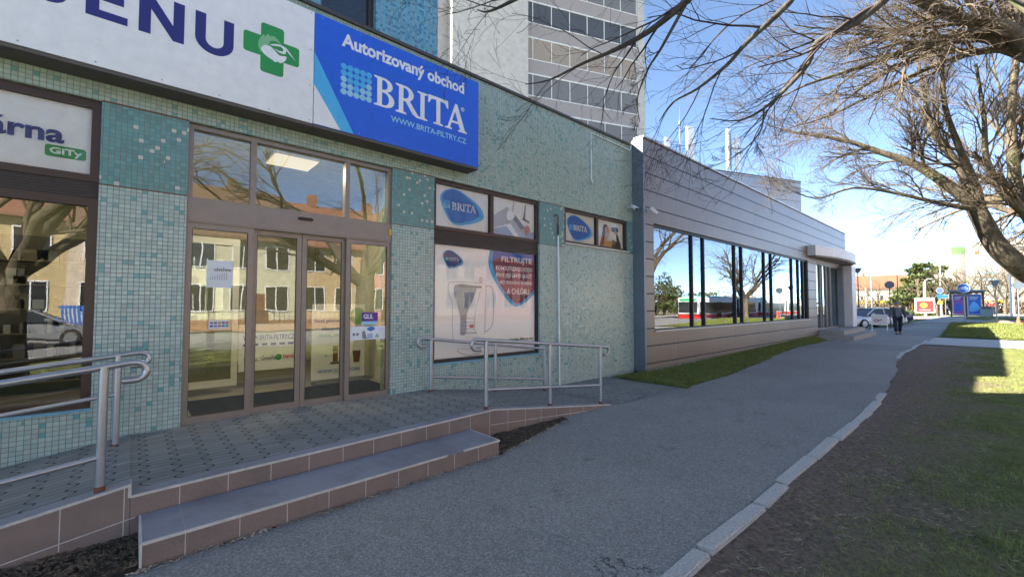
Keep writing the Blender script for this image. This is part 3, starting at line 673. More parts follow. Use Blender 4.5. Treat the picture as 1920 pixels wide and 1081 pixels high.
# picture window to the right of the door
f = frame('window', 3.51, 5.87, 2.81, 3.615, .06, 'brown_frame', shop, (4.715,)); pane(3.57, 4.67, 2.87, 3.555, f, 'film_glass'); pane(4.76, 5.81, 2.87, 3.555, f, 'film_glass')
m = MB(); m.box(3.51, 5.87, 5.86, 6.0, 2.63, 2.81)
for k in range(6): m.box(3.515, 5.865, 5.853, 5.86, 2.645+k*.027, 2.66+k*.027)
m.build('shutter_box', 'shutter_box', shop)
f = frame('window', 3.51, 5.87, .69, 2.63, .05, 'black', shop, (), y0=5.85); pane(3.56, 5.82, .74, 2.58, f, 'poster_glass')
f = frame('window', 6.62, 8.88, 2.885, 3.615, .06, 'brown_frame', shop, (7.75,)); pane(6.68, 7.70, 2.945, 3.555, f, 'film_glass'); pane(7.80, 8.82, 2.945, 3.555, f, 'film_glass')
# entrance door set
door = thing('sliding_door', 'brown aluminium automatic sliding entrance door with glass transom above', 'door', (1.6, 5.85, .3))
m = MB(); m.box(.412, 2.808, 5.83, 5.98, 2.515, 2.78); m.box(.43, 2.79, 5.822, 5.83, 2.53, 2.545); m.build('header', 'door_frame', door)
f = frame('transom', .412, 2.808, 2.78, 3.615, .05, 'door_frame', door, (1.045, 2.17), y0=5.85, y1=5.95, bb=.02)
for a, b in ((.462, 1.015), (1.075, 2.14), (2.20, 2.758)): pane(a, b, 2.80, 3.565, f, y=5.90)
for x0, x1, y0, s in ((.412, 1.06, 5.845, 'leaf'), (2.165, 2.808, 5.845, 'leaf'), (1.05, 1.612, 5.90, 'leaf'), (1.618, 2.18, 5.90, 'leaf')):
    f = frame(s, x0, x1, .30, 2.515, .058, 'door_frame', door, (), y0=y0, y1=y0+.045, bb=.085, tb_=.06)
    pane(x0+.058, x1-.058, .385, 2.455, f, y=y0+.02)
    g = MB()
    for a, b, c, d in ((x0+.058, x0+.063, .385, 2.455), (x1-.063, x1-.058, .385, 2.455)): g.box(a, b, y0-.001, y0+.01, c, d)
    g.box(x0+.063, x1-.063, y0-.001, y0+.01, .385, .39); g.box(x0+.063, x1-.063, y0-.001, y0+.01, 2.45, 2.455)
    g.build('gasket', 'black', f)
m = MB(); m.bbox(1.54, 1.72, 5.79, 5.828, 2.685, 2.72, .012); m.build('motion_sensor', 'black', door)
m = MB(); m.box(2.776, 2.805, 5.815, 5.829, 2.62, 2.71); m.build('yellow_tag', 'yellow', door)
# interiors
m = MB(); m.box(-8.9, 9.0, 6.15, 13.9, .27, .295); m.build('interior_floor', 'interior_floor', shop)
m = MB(); m.box(-8.9, 9.0, 6.0, 13.9, 3.66, 3.70); m.build('ceiling', 'interior_wall', shop)
m = MB(); m.box(-8.9, 9.0, 11, 11.1, .295, 3.66); m.box(.16, .22, 6.15, 11, .295, 3.66); m.box(3.3, 3.36, 6.15, 11, .295, 3.66); m.build('inner_wall', 'interior_wall', shop)
def clamp_(x0, x1, y0, y1, label):
    t = thing('ceiling_lamp', label, 'lamp', ((x0+x1)/2, (y0+y1)/2, 3.6), 'square ceiling lamps inside the shops')
    m = MB(); m.box(x0-.02, x1+.02, y0-.02, y1+.02, 3.63, 3.66); m.build('frame', 'white', t)
    m = MB(); m.box(x0, x1, y0, y1, 3.615, 3.63); m.build('diffuser', 'lamp_light', t)
    al = bpy.data.lights.new('ceiling_lamp_light', 'AREA'); al.energy = 7 if x0 > 0 else 1.6; al.size = .6; al.color = (1, .86, .66); ao = bpy.data.objects.new('lamp_glow', al); COL.objects.link(ao); ao.parent = t; ao.location = (0, 0, .005)
clamp_(1.37, 1.92, 6.3, 6.82, 'glowing square ceiling lamp seen through the glass above the door')
clamp_(-1.9, -.9, 6.6, 7.2, 'glowing ceiling lamp inside the left shop behind the white window film')
clamp_(-1.6, -.6, 8.6, 9.4, 'glowing ceiling lamp deeper inside the left shop above the shelves')
def mesh_thing(mb, name, mat, label, cat, group=None, smooth=False):
    o = mb.build(name, mat, None, smooth); return tag(o, label, cat, group)
m = MB(); m.box(.55, 3.1, 6.2, 7.25, .295, .31)
for k in range(20): m.box(.56, 3.09, 6.23+k*.05, 6.245+k*.05, .31, .316)
mesh_thing(m, 'door_mat', 'mat', 'dark ribbed door mat inside the glass entrance', 'mat')
# shelf rack in the left shop
sh = thing('shelf_rack', 'pharmacy shelf rack full of small boxes behind the left window', 'shelf', (-1.6, 9.6, .295))
m = MB(); m.box(-3.6, -3.56, 9.4, 9.8, .295, 2.4); m.build('side_panel', 'shelf', sh); m = MB(); m.box(.02, .06, 9.4, 9.8, .295, 2.4); m.build('side_panel', 'shelf', sh); m = MB(); m.box(-3.56, .02, 9.78, 9.8, .295, 2.4); m.build('back_panel', 'shelf', sh)
for k in range(6):
    z = .45+k*.36; m = MB(); m.box(-3.56, .02, 9.4, 9.78, z, z+.02); b = m.build('shelf', 'shelf', sh)
m = MB(); m.box(-3.5, 0, 9.36, 9.4, 2.42, 2.62); m.build('green_header', 'interior_dark', sh)
for mi, mat in enumerate(('film_grey', 'film_dark', 'hair', 'shelf')):
    m = MB()
    for k in range(6):
        x = -3.5+.2*mi
        while x < -.1:
            w = random.uniform(.06, .14); m.box(x, x+w, 9.42, 9.6, .471+k*.36, .471+k*.36+random.uniform(.1, .24)); x += w+random.uniform(.25, .6)
    m.build('product_boxes', mat, sh)['kind'] = 'stuff'
m = MB(); m.bbox(-2.6, -1.4, 7.0, 7.6, .295, 1.35, .03); m.box(-2.65, -1.35, 6.95, 7.65, 1.35, 1.39)
mesh_thing(m, 'counter', 'shelf', 'pale counter standing inside the left shop window', 'counter')
# lobby furniture
m = MB(); m.box(.52, .60, 7.6, 7.64, .4, 2.6); m.box(1.12, 1.20, 7.6, 7.64, .4, 2.6); m.box(.60, 1.12, 7.6, 7.64, .4, .5); m.box(.60, 1.12, 7.6, 7.64, 2.5, 2.6)
di = thing('inner_door', 'cream framed inner door with posted leaflets behind the left glass leaf', 'door', (.86, 7.6, .3)); m.build('frame', 'off_white', di)
pane(.60, 1.12, .5, 2.5, di, 'glass', 7.62)
def banner(x0, x1, y, z0, z1, label, content, foot=True):
    t = thing('roll_up_banner', label, 'banner', ((x0+x1)/2, y, .3))
    m = MB(); m.box(x0, x1, y, y+.004, z0, z1); m.build('print', 'film_white', t)
    if foot:
        m = MB(); m.box(x0+.02, x1-.02, y-.02, y+.06, .31, .35)
        for x in (x0+.06, x1-.06): m.tube([(x, y-.15, .32), (x, y+.12, .345)], .008, 6)
        m.build('stand', 'galv', t)
    content(t, y-.004); return t
def bc(t, y):
    shape([circle(2.93, 1.42, .14)], 'pale_green', t, 'round_badge', y)
    text('Nové generace', 2.22, 2.66, 1.30, 1.38, y, 'logo_blue', t); text('přístrojových', 2.34, 2.66, 1.17, 1.25, y, 'logo_blue', t)
    text('...doma, snadno rychle!', 2.24, 3.02, 1.06, 1.14, y, 'pale_green', t)
    shape([[(2.52, .66), (2.60, .66), (2.60, .92), (2.52, .92)], [(2.48, .62), (2.64, .62), (2.64, .655), (2.48, .655)]], 'rust', t, 'picture', y)
    text('+', 2.38, 2.44, .74, .80, y, 'pale_green', t); text('+', 2.68, 2.74, .74, .80, y, 'pale_green', t)
    shape([[(2.87, .62), (2.97, .62), (2.99, .82), (2.85, .82)]], 'rust', t, 'picture', y)
    text('WWW.SODASTORE', 2.28, 2.98, .48, .54, y, 'logo_blue', t)
banner(2.18, 3.06, 7.35, .38, 1.62, 'white roll up banner with soda machine pictures behind the right glass leaf', bc)
def bc2(t, y):
    text('WWW.BRITA-FILTRY.CZ', 1.32, 2.06, 1.04, 1.12, y, 'navy', t)
    for k in range(6): shape([[(1.32+k*.13, .95), (1.40+k*.13, .95), (1.40+k*.13, .985), (1.32+k*.13, .985)]], 'navy', t, 'stripe', y)
    text('TESCOMA', 1.33, 1.52, .70, .76, y, 'black', t); text('GreenPan', 1.58, 1.80, .71, .78, y, 'black', t); text('bamix', 1.90, 2.10, .72, .79, y, 'red', t, bold=.02)
    shape([circle(1.83, .745, .05)], 'green', t, 'round_badge', y+.0015)
banner(1.26, 2.12, 7.9, .55, 1.30, 'wide white banner with brand names lying low behind the middle glass leaves', bc2, False)
# door papers
def paper(name, x0, x1, z0, z1, label, mat='paper', y=5.859, cat='notice'):
    t = thing(name, label, cat, ((x0+x1)/2, y, z0)); m = MB(); m.box(x0, x1, y, y+.001, z0, z1); m.build('sheet', mat, t); return t
t = paper('notice', .61, .86, 1.80, 2.11, 'white paper notice taped inside the leftmost glass leaf')
text('ušetřete', .68, .84, 1.99, 2.03, 5.857, 'black', t); 
for k in range(8): shape([[(.64+k*.022, 1.89), (.65+k*.022, 1.89), (.65+k*.022, 1.89+.03+.008*k), (.64+k*.022, 1.89+.03+.008*k)]], 'film_grey', t, 'bar_print', 5.8575)
t = paper('card_sticker', .64, .84, 1.33, 1.43, 'small sticker with rows of payment card marks on the leftmost leaf', 'off_white')
for k in range(5):
    shape([rrect(.655+k*.037, .682+k*.037, 1.39, 1.41, .003)], ('logo_blue', 'maroon', 'mustard', 'logo_deep', 'red')[k], t, 'card_mark', 5.8575)
    shape([rrect(.655+k*.037, .682+k*.037, 1.355, 1.375, .003)], ('logo_deep', 'logo_blue', 'red', 'logo_blue', 'green')[k], t, 'card_mark', 5.8575)
t = paper('parcel_sticker', 2.395, 2.63, 1.375, 1.50, 'purple parcel service sticker on the rightmost glass leaf', 'purple')
text('GLS.', 2.42, 2.56, 1.41, 1.475, 5.857, 'white', t, bold=.03)
m = MB(); m.box(2.395, 2.63, 5.8595, 5.8605, 1.325, 1.375); m.build('lower_strip', 'pale_blue', t)
t = paper('recycling_sticker', 2.235, 2.75, 1.12, 1.305, 'wide white recycling leaflet across the rightmost glass leaf', 'white')
shape([spline([(2.47, 1.27), (2.53, 1.30), (2.585, 1.28), (2.57, 1.25), (2.52, 1.235)])], 'logo_blue', t, 'blue_drop', 5.8575)
shape([[(2.41, 1.135), (2.47, 1.13), (2.45, 1.22), (2.43, 1.25), (2.40, 1.22)]], 'film_dark', t, 'picture', 5.8575); shape([[(2.47, 1.13), (2.56, 1.135), (2.55, 1.21), (2.48, 1.2)]], 'film_blue', t, 'picture', 5.8575)
for a in (90, 210, 330):
    shape([[(2.62+.028*math.cos(R_(a+d)), 1.165+.028*math.sin(R_(a+d))) for d in (-45, 0, 40)]+[(2.62+.012*math.cos(R_(a+d)), 1.165+.012*math.sin(R_(a+d))) for d in (40, -45)]], 'green', t, 'recycling_arrow', 5.8575)
for k in range(5): shape([[(2.66, 1.15+k*.027), (2.735, 1.15+k*.027), (2.735, 1.155+k*.027), (2.66, 1.155+k*.027)]], 'film_grey', t, 'text_line', 5.8575)
for k in range(2): shape([rrect(2.27+k*.05, 2.305+k*.05, 1.18, 1.215, .004)], 'film_dark', t, 'icon', 5.8575)

# ---------------------------------------------------------------- window posters (behind the film glass)
def blob(cx, cz, w, h, k=0):
    base = [(-.34, .44), (-.12, .50), (.12, .38), (.38, .16), (.50, -.08), (.44, -.26), (.16, -.42), (-.10, -.50), (-.26, -.40), (-.40, -.08), (-.46, .22)]
    return spline([(cx+x*w, cz+z*h) for x, z in base], 5)
def dots(x0, x1, z0, z1, Y, parent, n=5, tiny=False):
    dx, dz = (x1-x0)/n, (z1-z0)/n; r = min(dx, dz)*.49
    A = []; B = []; C = []
    for i in range(n):
        for j in range(n):
            c = circle(x0+dx*(i+.5), z1-dz*(j+.5), 1, 14); cc = [(x0+dx*(i+.5)+dx*.49*math.cos(t), z1-dz*(j+.5)+dz*.49*math.sin(t)) for t in np.linspace(0, 2*math.pi, 15)[:-1]]
            top = j < 2 or (j == 2 and i in (1, 2, 3)) or (j == 3 and i == 2)
            (A if top and not (j == 3) else (C if j == 3 and i == 2 else B)).append(cc)
    shape(A, 'light_blue', parent, 'logo_dots', Y); shape(B, 'pale_blue', parent, 'logo_dots', Y)
    if C: shape(C, 'logo_sky', parent, 'logo_dots', Y)
def poster(x0, x1, z0, z1, label, mat='film_white', y=5.90):
    t = thing('window_poster', label, 'poster', ((x0+x1)/2, y, z0)); m = MB(); m.box(x0, x1, y, y+.003, z0, z1); m.build('sheet', mat, t); return t
Y1 = 5.8965
t = poster(3.57, 4.67, 2.87, 3.555, 'white window poster with a big blue drop logo left of the sink picture')
shape([blob(4.11, 3.23, .93, .60)], 'light_blue', t, 'drop_halo', 5.8985); shape([blob(4.08, 3.24, .78, .55)], 'logo_blue', t, 'blue_drop', 5.8972)
wordmark(3.90, 4.40, 3.18, 3.31, 5.895, 'white', t); dots(3.74, 3.87, 3.19, 3.32, 5.895, t)
mz = MB(); mz.tube([(3.62, 5.894, 3.17), (3.95, 5.894, 3.25), (4.44, 5.894, 3.19), (4.08, 5.894, 3.10), (3.62, 5.894, 3.17)], .008, 5); 
t = poster(4.76, 5.81, 2.87, 3.555, 'window poster picturing a kitchen sink and chrome taps')
shape([[(4.77, 3.20), (5.12, 3.42), (5.60, 2.98), (5.45, 2.88), (5.20, 3.12), (4.77, 2.98)]], 'film_grey', t, 'sink_picture', 5.8985)
shape([[(4.77, 2.88), (5.3, 2.88), (5.1, 3.05), (4.77, 2.97)]], 'film_blue', t, 'counter_picture', 5.898)
shape([[(5.22, 3.24), (5.48, 3.02), (5.56, 3.08), (5.30, 3.30)]], 'film_dark', t, 'handle_picture', 5.8972)
shape([spline([(5.10, 3.26), (5.16, 3.36), (5.26, 3.34), (5.30, 3.26), (5.22, 3.18), (5.12, 3.18)])], 'white', t, 'tap_picture', 5.8968)
shape([[(5.52, 3.24), (5.57, 3.24), (5.59, 3.52), (5.57, 3.52)], [(5.50, 3.22), (5.68, 3.17), (5.69, 3.21), (5.52, 3.27)]], 'film_dark', t, 'tap_picture', 5.8963)
shape([[(5.24, 3.34), (5.27, 3.34), (5.30, 3.54), (5.27, 3.54)]], 'film_grey', t, 'tap_picture', 5.8967)
shape([spline([(5.56, 3.10), (5.66, 3.12), (5.70, 3.02), (5.60, 2.94), (5.55, 3.0)])], 'skin', t, 'hand_picture', 5.8966)
shape([[(5.42, 2.88), (5.80, 2.88), (5.80, 3.02), (5.62, 2.98), (5.50, 2.98)]], 'film_blue', t, 'cloth_picture', 5.8969)
t = poster(3.56, 5.82, .74, 2.58, 'large window poster with a glass water jug drawing and a blue text drop', 'bright_film')
shape([blob(3.93, 2.355, .42, .30)], 'light_blue', t, 'drop_halo', 5.8985); shape([blob(3.92, 2.36, .36, .27)], 'logo_deep', t, 'blue_drop', 5.8972)
wordmark(3.86, 4.05, 2.33, 2.385, 5.895, 'white', t); shape([rrect(3.79, 3.845, 2.335, 2.38, .004)], 'pale_blue', t, 'logo_square', 5.895)
def half(pts): return [(min(x, 5.815), min(z, 2.575)) for x, z in pts]
shape([half(spline([(4.72, 2.58), (4.68, 2.35), (4.78, 2.10), (5.02, 1.80), (5.22, 1.62), (5.38, 1.58), (5.62, 1.68), (5.81, 1.82)], 5, False)+[(5.815, 2.575)])], 'light_blue', t, 'drop_halo', 5.8985)
shape([half(spline([(4.80, 2.58), (4.78, 2.36), (4.88, 2.08), (5.08, 1.82), (5.28, 1.66), (5.42, 1.64), (5.62, 1.74), (5.81, 1.90)], 5, False)+[(5.815, 2.575)])], 'maroon', t, 'text_drop', 5.8975)
shape([half(spline([(4.80, 2.58), (4.78, 2.40), (5.0, 2.47), (5.4, 2.42), (5.81, 2.46)], 5, False)+[(5.815, 2.575)])], 'logo_blue', t, 'text_drop', 5.8968)
for s_, a, b, c, d in (('FILTRUJTE', 4.98, 5.74, 2.36, 2.49), ('KOHOUTKOVOU VODU', 4.85, 5.75, 2.235, 2.315), ('PRO JEJÍ LEPŠÍ CHUŤ', 4.86, 5.75, 2.095, 2.20), ('BEZ VODNÍHO KAMENE', 4.94, 5.75, 1.985, 2.06), ('A CHLÓRU', 5.11, 5.67, 1.80, 1.94)):
    text(s_, a, b, c, d, 5.895, 'white', t, bold=.025)
text('www.brita-filtry.cz', 4.92, 5.77, .935, .995, 5.895, 'black', t, bold=.02)
def line(pts, w, mat, par, name='jug_drawing', Y=5.8975):
    m = MB(); P = pts
    for a, b in zip(P[:-1], P[1:]):
        d = Vector((b[0]-a[0], b[1]-a[1])); q = Vector((-d.y, d.x)).normalized()*w/2; e = d.normalized()*w*.3
        m.prism([(a[0]-e.x-q.x, a[1]-e.y-q.y), (b[0]+e.x-q.x, b[1]+e.y-q.y), (b[0]+e.x+q.x, b[1]+e.y+q.y), (a[0]-e.x+q.x, a[1]-e.y+q.y)], Y-.0006, Y)
    return m.build(name, mat, par)
line(spline([(3.86, 1.98), (3.84, 1.85), (3.92, 1.62), (3.93, 1.2), (3.95, .98)], 5, False), .008, 'jug', t); line(spline([(3.86, 1.98), (4.2, 1.99), (4.55, 1.98)], 3, False), .008, 'jug', t)
line(spline([(4.63, 1.96), (4.61, 1.5), (4.60, 1.1)], 4, False), .009, 'jug', t); line(spline([(4.64, 1.93), (4.75, 1.92), (4.80, 1.7), (4.78, 1.3), (4.70, 1.18), (4.60, 1.14)], 5, False), .012, 'jug', t)
shape([spline([(3.98, 1.94), (4.40, 1.93), (4.42, 1.88), (4.32, 1.65), (4.22, 1.45), (4.20, 1.14), (4.12, 1.10), (4.08, 1.14), (4.08, 1.4), (4.0, 1.68)], 4)], 'jug', t, 'jug_picture', 5.8985)
line([(4.06, 1.92), (4.52, 1.915)], .03, 'film_dark', t, Y=5.8965); line(spline([(4.5, 1.84), (4.40, 1.5), (4.38, 1.2), (4.42, 1.1)], 4, False), .008, 'jug', t); line([(4.08, 1.14), (4.42, 1.13)], .012, 'film_dark', t, Y=5.8965)
for k in range(4): line([(4.10, 1.20+k*.06), (4.38, 1.195+k*.06)], .006, 'film_dark', t, Y=5.8966)
shape([rrect(4.27, 4.36, 1.22, 1.27, .02)], 'red', t, 'red_mark', 5.8958)
line(spline([(4.50, 1.99), (4.49, 2.05), (4.52, 2.08), (4.54, 2.04), (4.51, 2.0)], 3, False), .008, 'maroon', t)
line(spline([(4.02, .86), (4.1, .80), (4.3, .76), (4.55, .80)], 4, False), .01, 'jug', t); line(spline([(4.02, .88), (4.3, .86), (4.55, .88)], 4, False), .006, 'jug', t)
t = poster(6.68, 7.70, 2.945, 3.555, 'smaller window poster with a blue drop logo beside the drinking woman picture', 'off_white')
shape([blob(7.19, 3.25, .90, .54)], 'light_blue', t, 'drop_halo', 5.8985); shape([blob(7.16, 3.26, .80, .50)], 'logo_blue', t, 'blue_drop', 5.8972)
wordmark(6.98, 7.45, 3.20, 3.32, 5.895, 'white', t); shape([rrect(6.84, 6.95, 3.20, 3.31, .004)], 'light_blue', t, 'logo_square', 5.895)
t = poster(7.80, 8.82, 2.945, 3.555, 'window poster of a dark haired woman drinking from a black bottle', 'off_white')
shape([spline([(8.02, 3.36), (8.08, 3.46), (8.18, 3.46), (8.22, 3.38), (8.16, 3.30), (8.10, 3.20), (8.05, 3.05), (8.0, 3.2)])], 'hair', t, 'hair_picture', 5.8985)
shape([spline([(8.12, 3.40), (8.20, 3.43), (8.27, 3.38), (8.28, 3.30), (8.24, 3.22), (8.22, 3.10), (8.10, 3.08), (8.12, 3.22), (8.10, 3.32)])], 'skin', t, 'face_picture', 5.8975)
shape([[(8.02, 2.95), (8.40, 2.95), (8.36, 3.10), (8.22, 3.14), (8.08, 3.12)]], 'mustard', t, 'top_picture', 5.8972)
shape([[(7.90, 2.95), (8.04, 2.95), (8.08, 3.10), (7.98, 3.16)]], 'rust', t, 'sleeve_picture', 5.8970); shape([[(8.36, 2.95), (8.74, 2.95), (8.72, 3.05), (8.60, 3.28), (8.53, 3.30), (8.56, 3.10), (8.40, 3.14)]], 'hair', t, 'jacket_picture', 5.8969)
shape([rrect(8.36, 8.62, 3.33, 3.44, .04)], 'black', t, 'bottle_picture', 5.8965); shape([[(8.32, 3.33), (8.37, 3.33), (8.37, 3.42), (8.32, 3.40)]], 'yellow', t, 'bottle_picture', 5.8966); shape([[(8.50, 3.28), (8.58, 3.27), (8.58, 3.34), (8.48, 3.34)]], 'skin', t, 'hand_picture', 5.8964)
t = poster(-2.70, -.35, 2.88, 3.545, 'white film in the upper left window with dark blue lettering', 'film_white')
text('lékárna', -1.34, -.535, 3.147, 3.325, 5.895, 'navy', t, bold=.03)
shape([rrect(-.66, -.385, 3.015, 3.125, .02)], 'green', t, 'green_label', 5.8975); text('GiTy', -.63, -.41, 3.025, 3.105, 5.895, 'white', t, bold=.03)
poster(-5.13, -2.78, 2.88, 3.545, 'plain white film in the upper window at the far left end', 'film_white')

# ---------------------------------------------------------------- shop signs
sg = thing('shop_sign', 'long white fascia sign with large navy letters and a green cross', 'sign', (0, 5.5, 3.83))
m = MB(); m.box(-6.5, 1.598, 5.5, 5.506, 3.835, 5.24); m.build('panel', 'sign_white', sg)
m = MB(); m.box(-6.5, 1.598, 5.512, 5.8, 3.80, 5.235); m.build('box', 'under_sign', sg)
yb = 5.4985
E_ = [[(-.305+.0, 4.30), (-.11, 4.30), (-.11, 4.385), (-.30, 4.385), (-.30, 4.49), (-.13, 4.49), (-.13, 4.57), (-.30, 4.57), (-.30, 4.63), (-.10, 4.63), (-.10, 4.715), (-.40, 4.715), (-.40, 4.30)]]
E_ = [[(-.40, 4.30), (-.11, 4.30), (-.11, 4.375), (-.31, 4.375), (-.31, 4.475), (-.14, 4.475), (-.14, 4.55), (-.31, 4.55), (-.31, 4.64), (-.11, 4.64), (-.11, 4.715), (-.40, 4.715)]]
shape(E_, 'navy', sg, 'letter', yb)
shape([[(-.03, 4.30), (.06, 4.30), (.06, 4.56), (.235, 4.30), (.325, 4.30), (.325, 4.715), (.235, 4.715), (.235, 4.455), (.06, 4.715), (-.03, 4.715)]], 'navy', sg, 'letter', yb)
shape([[(.415, 4.715), (.415, 4.45)]+arc(.587, 4.45, .172, .155, 180, 360, 14)+[(.759, 4.715), (.667, 4.715), (.667, 4.46)]+arc(.587, 4.45, .08, .078, 0, -180, 10)+[(.507, 4.715)]], 'navy', sg, 'letter', yb)
shape([[(-.88, 4.30), (-.62, 4.30)]+arc(-.62, 4.405, .105, .105, -90, 90, 8)+arc(-.635, 4.613, .095, .1, -80, 90, 8)+[(-.88, 4.715)], [(-.79, 4.375), (-.64, 4.375), (-.60, 4.42), (-.64, 4.47), (-.79, 4.47)], [(-.79, 4.545), (-.66, 4.545), (-.62, 4.595), (-.66, 4.64), (-.79, 4.64)]], 'navy', sg, 'letter', yb)
r = .03
shape([arc(1.02+r, 4.285+r, r, r, 180, 270, 3)+arc(1.26-r, 4.285+r, r, r, 270, 360, 3)+[(1.26, 4.467)]+arc(1.43-r, 4.467+r, r, r, 270, 360, 3)+arc(1.43-r, 4.70-r, r, r, 0, 90, 3)+[(1.26, 4.70)]+arc(1.26-r, 4.86-r, r, r, 0, 90, 3)+arc(1.02+r, 4.86-r, r, r, 90, 180, 3)+[(1.02, 4.70)]+arc(.85+r, 4.70-r, r, r, 90, 180, 3)+arc(.85+r, 4.467+r, r, r, 180, 270, 3)+[(1.02, 4.467)]], 'green', sg, 'cross', yb)
yc = 5.4955
shape([spline([(1.025, 4.50), (.995, 4.58), (1.01, 4.66), (1.05, 4.72), (1.06, 4.70), (1.09, 4.745), (1.11, 4.725), (1.16, 4.74), (1.21, 4.70), (1.235, 4.67), (1.18, 4.69), (1.12, 4.67), (1.10, 4.62), (1.06, 4.60), (1.03, 4.55)], 4)], 'pale_green', sg, 'bird_emblem', yc)
shape([spline([(1.025, 4.55), (1.06, 4.60), (1.12, 4.605), (1.17, 4.57), (1.22, 4.535), (1.285, 4.55), (1.28, 4.50), (1.23, 4.45), (1.20, 4.455), (1.17, 4.44), (1.14, 4.455), (1.08, 4.48), (1.04, 4.51)], 4)], 'sign_white', sg, 'bird_emblem', yc-.0004)
shape([spline([(1.11, 4.625), (1.17, 4.655), (1.22, 4.665), (1.265, 4.655), (1.285, 4.61), (1.27, 4.575), (1.22, 4.57), (1.16, 4.595), (1.21, 4.588), (1.25, 4.60), (1.25, 4.63), (1.22, 4.645), (1.16, 4.63)], 4)], 'sign_white', sg, 'bird_emblem', yc-.0008)
shape([[(1.27, 4.66), (1.30, 4.64), (1.39, 4.535), (1.33, 4.585), (1.27, 4.64)]], 'sign_white', sg, 'bird_emblem', yc-.0012)
bs = thing('shop_sign', 'square blue water filter sign with white serif lettering and dots', 'sign', (2.9, 5.5, 3.8))
m = MB(); m.box(1.603, 4.15, 5.5, 5.506, 3.835, 5.245); m.build('panel', 'sign_blue', bs)
m = MB(); m.box(1.603, 4.148, 5.508, 5.8, 3.80, 5.24); m.build('box', 'under_sign', bs)
shape([[(1.605, 4.74), (1.605, 3.84), (2.105, 3.84)]], 'light_blue', bs, 'stripe', yb); shape([[(1.605, 4.33), (1.605, 3.84), (1.935, 3.84)]], 'sign_white', bs, 'corner', yb-.0025)
text('Autorizovaný obchod', 1.935, 3.86, 4.90, 5.135, yb, 'sign_white', bs, bold=.03)
dots(1.925, 2.345, 4.32, 4.735, yb, bs)
wordmark(2.375, 3.905, 4.325, 4.745, yb, 'sign_white', bs)
shape([circle(3.835, 4.70, .032), circle(3.835, 4.70, .026)], 'sign_white', bs, 'registered_mark', yb); text('R', 3.823, 3.850, 4.684, 4.716, yb, 'sign_white', bs)
text('WWW.BRITA-FILTRY.CZ', 2.625, 3.905, 4.16, 4.245, yb, 'pale_blue', bs, bold=.012)
m = MB()
for x in list(np.arange(1.7, 4.1, .48)):
    for z in (3.87, 5.21): m.cyl(0, 0, 0, .004, .008, 8, Matrix.Translation((x, 5.5, z)) @ Matrix.Rotation(R_(90), 4, 'X'))
m.build('screws', 'galv', bs)
m = MB()
for x in list(np.arange(-.8, 1.6, .48))+[1.56]:
    for z in (3.87, 4.3, 4.75, 5.21):
        if x > 1.5 or z in (3.87, 5.21): m.cyl(0, 0, 0, .004, .007, 8, Matrix.Translation((x, 5.5, z)) @ Matrix.Rotation(R_(90), 4, 'X'))
m.build('screws', 'galv', sg)
# services on the facade
t = thing('pipe', 'thin white vertical pipe with a hooked rusty top fixed to the tiled wall', 'pipe', (6.35, 5.75, 0))
m = MB(); m.tube([(6.38, 5.76, .0), (6.36, 5.765, 3.05)], .016, 10); m.build('pipe_run', 'white', t, True)
m = MB(); m.tube([(6.36, 5.765, 3.0), (6.36, 5.765, 3.22)], .019, 8); m.build('black_sleeve', 'black', t, True)
m = MB(); m.tube([(6.36, 5.765, 3.2), (6.355, 5.76, 3.38), (6.33, 5.76, 3.42), (6.29, 5.77, 3.40), (6.26, 5.79, 3.38)], .011, 8); m.build('hook', 'rust', t, True)
t = thing('cable_conduit', 'white cable conduit dropping from the parapet to a small junction box', 'conduit', (7.47, 5.78, 4.3))
m = MB(); m.tube([(7.47, 5.785, 4.36), (7.47, 5.785, 5.40), (8.75, 5.785, 5.38), (8.95, 5.78, 5.36), (9.0, 5.77, 5.42), (9.02, 5.77, 5.52)], .013, 8); m.build('tube', 'white', t, True)
m = MB(); m.bbox(7.44, 7.50, 5.76, 5.799, 4.28, 4.36, .006); m.build('junction_box', 'light_metal', t)
def cctv(loc, aim, label):
    t = thing('security_camera', label, 'camera', loc); L = Vector(loc)
    q = Vector(aim).normalized().to_track_quat('X', 'Z').to_matrix().to_4x4(); mt = Matrix.Translation(L+Vector((0, -.16, 0))) @ q
    m = MB(); m.tube([(-.10, 0, 0), (.11, 0, 0)], .038, 14, True, mt); m.box(-.11, .14, -.042, .042, .034, .042, mt); m.build('body', 'white', t, True)
    m = MB(); m.tube([(.11, 0, 0), (.118, 0, 0)], .033, 14, True, mt); m.build('lens', 'black', t)
    m = MB(); m.tube([L+Vector((0, 0, .03)), L+Vector((0, -.05, .03)), L+Vector((0, -.14, 0))], .012, 8); m.cyl(L.x, 0, 0, .02, .035, 12, Matrix.Translation((0, L.y, L.z+.03)) @ Matrix.Rotation(R_(90), 4, 'X')); m.build('bracket', 'light_metal', t, True)
cctv((8.92, 5.8, 3.93), (-.35, -.75, -.45), 'white security camera on the tiled wall aimed down at the terrace')
cctv((9.28, 5.5, 3.86), (.75, -.3, -.45), 'white security camera on the clad corner aimed along the footpath')

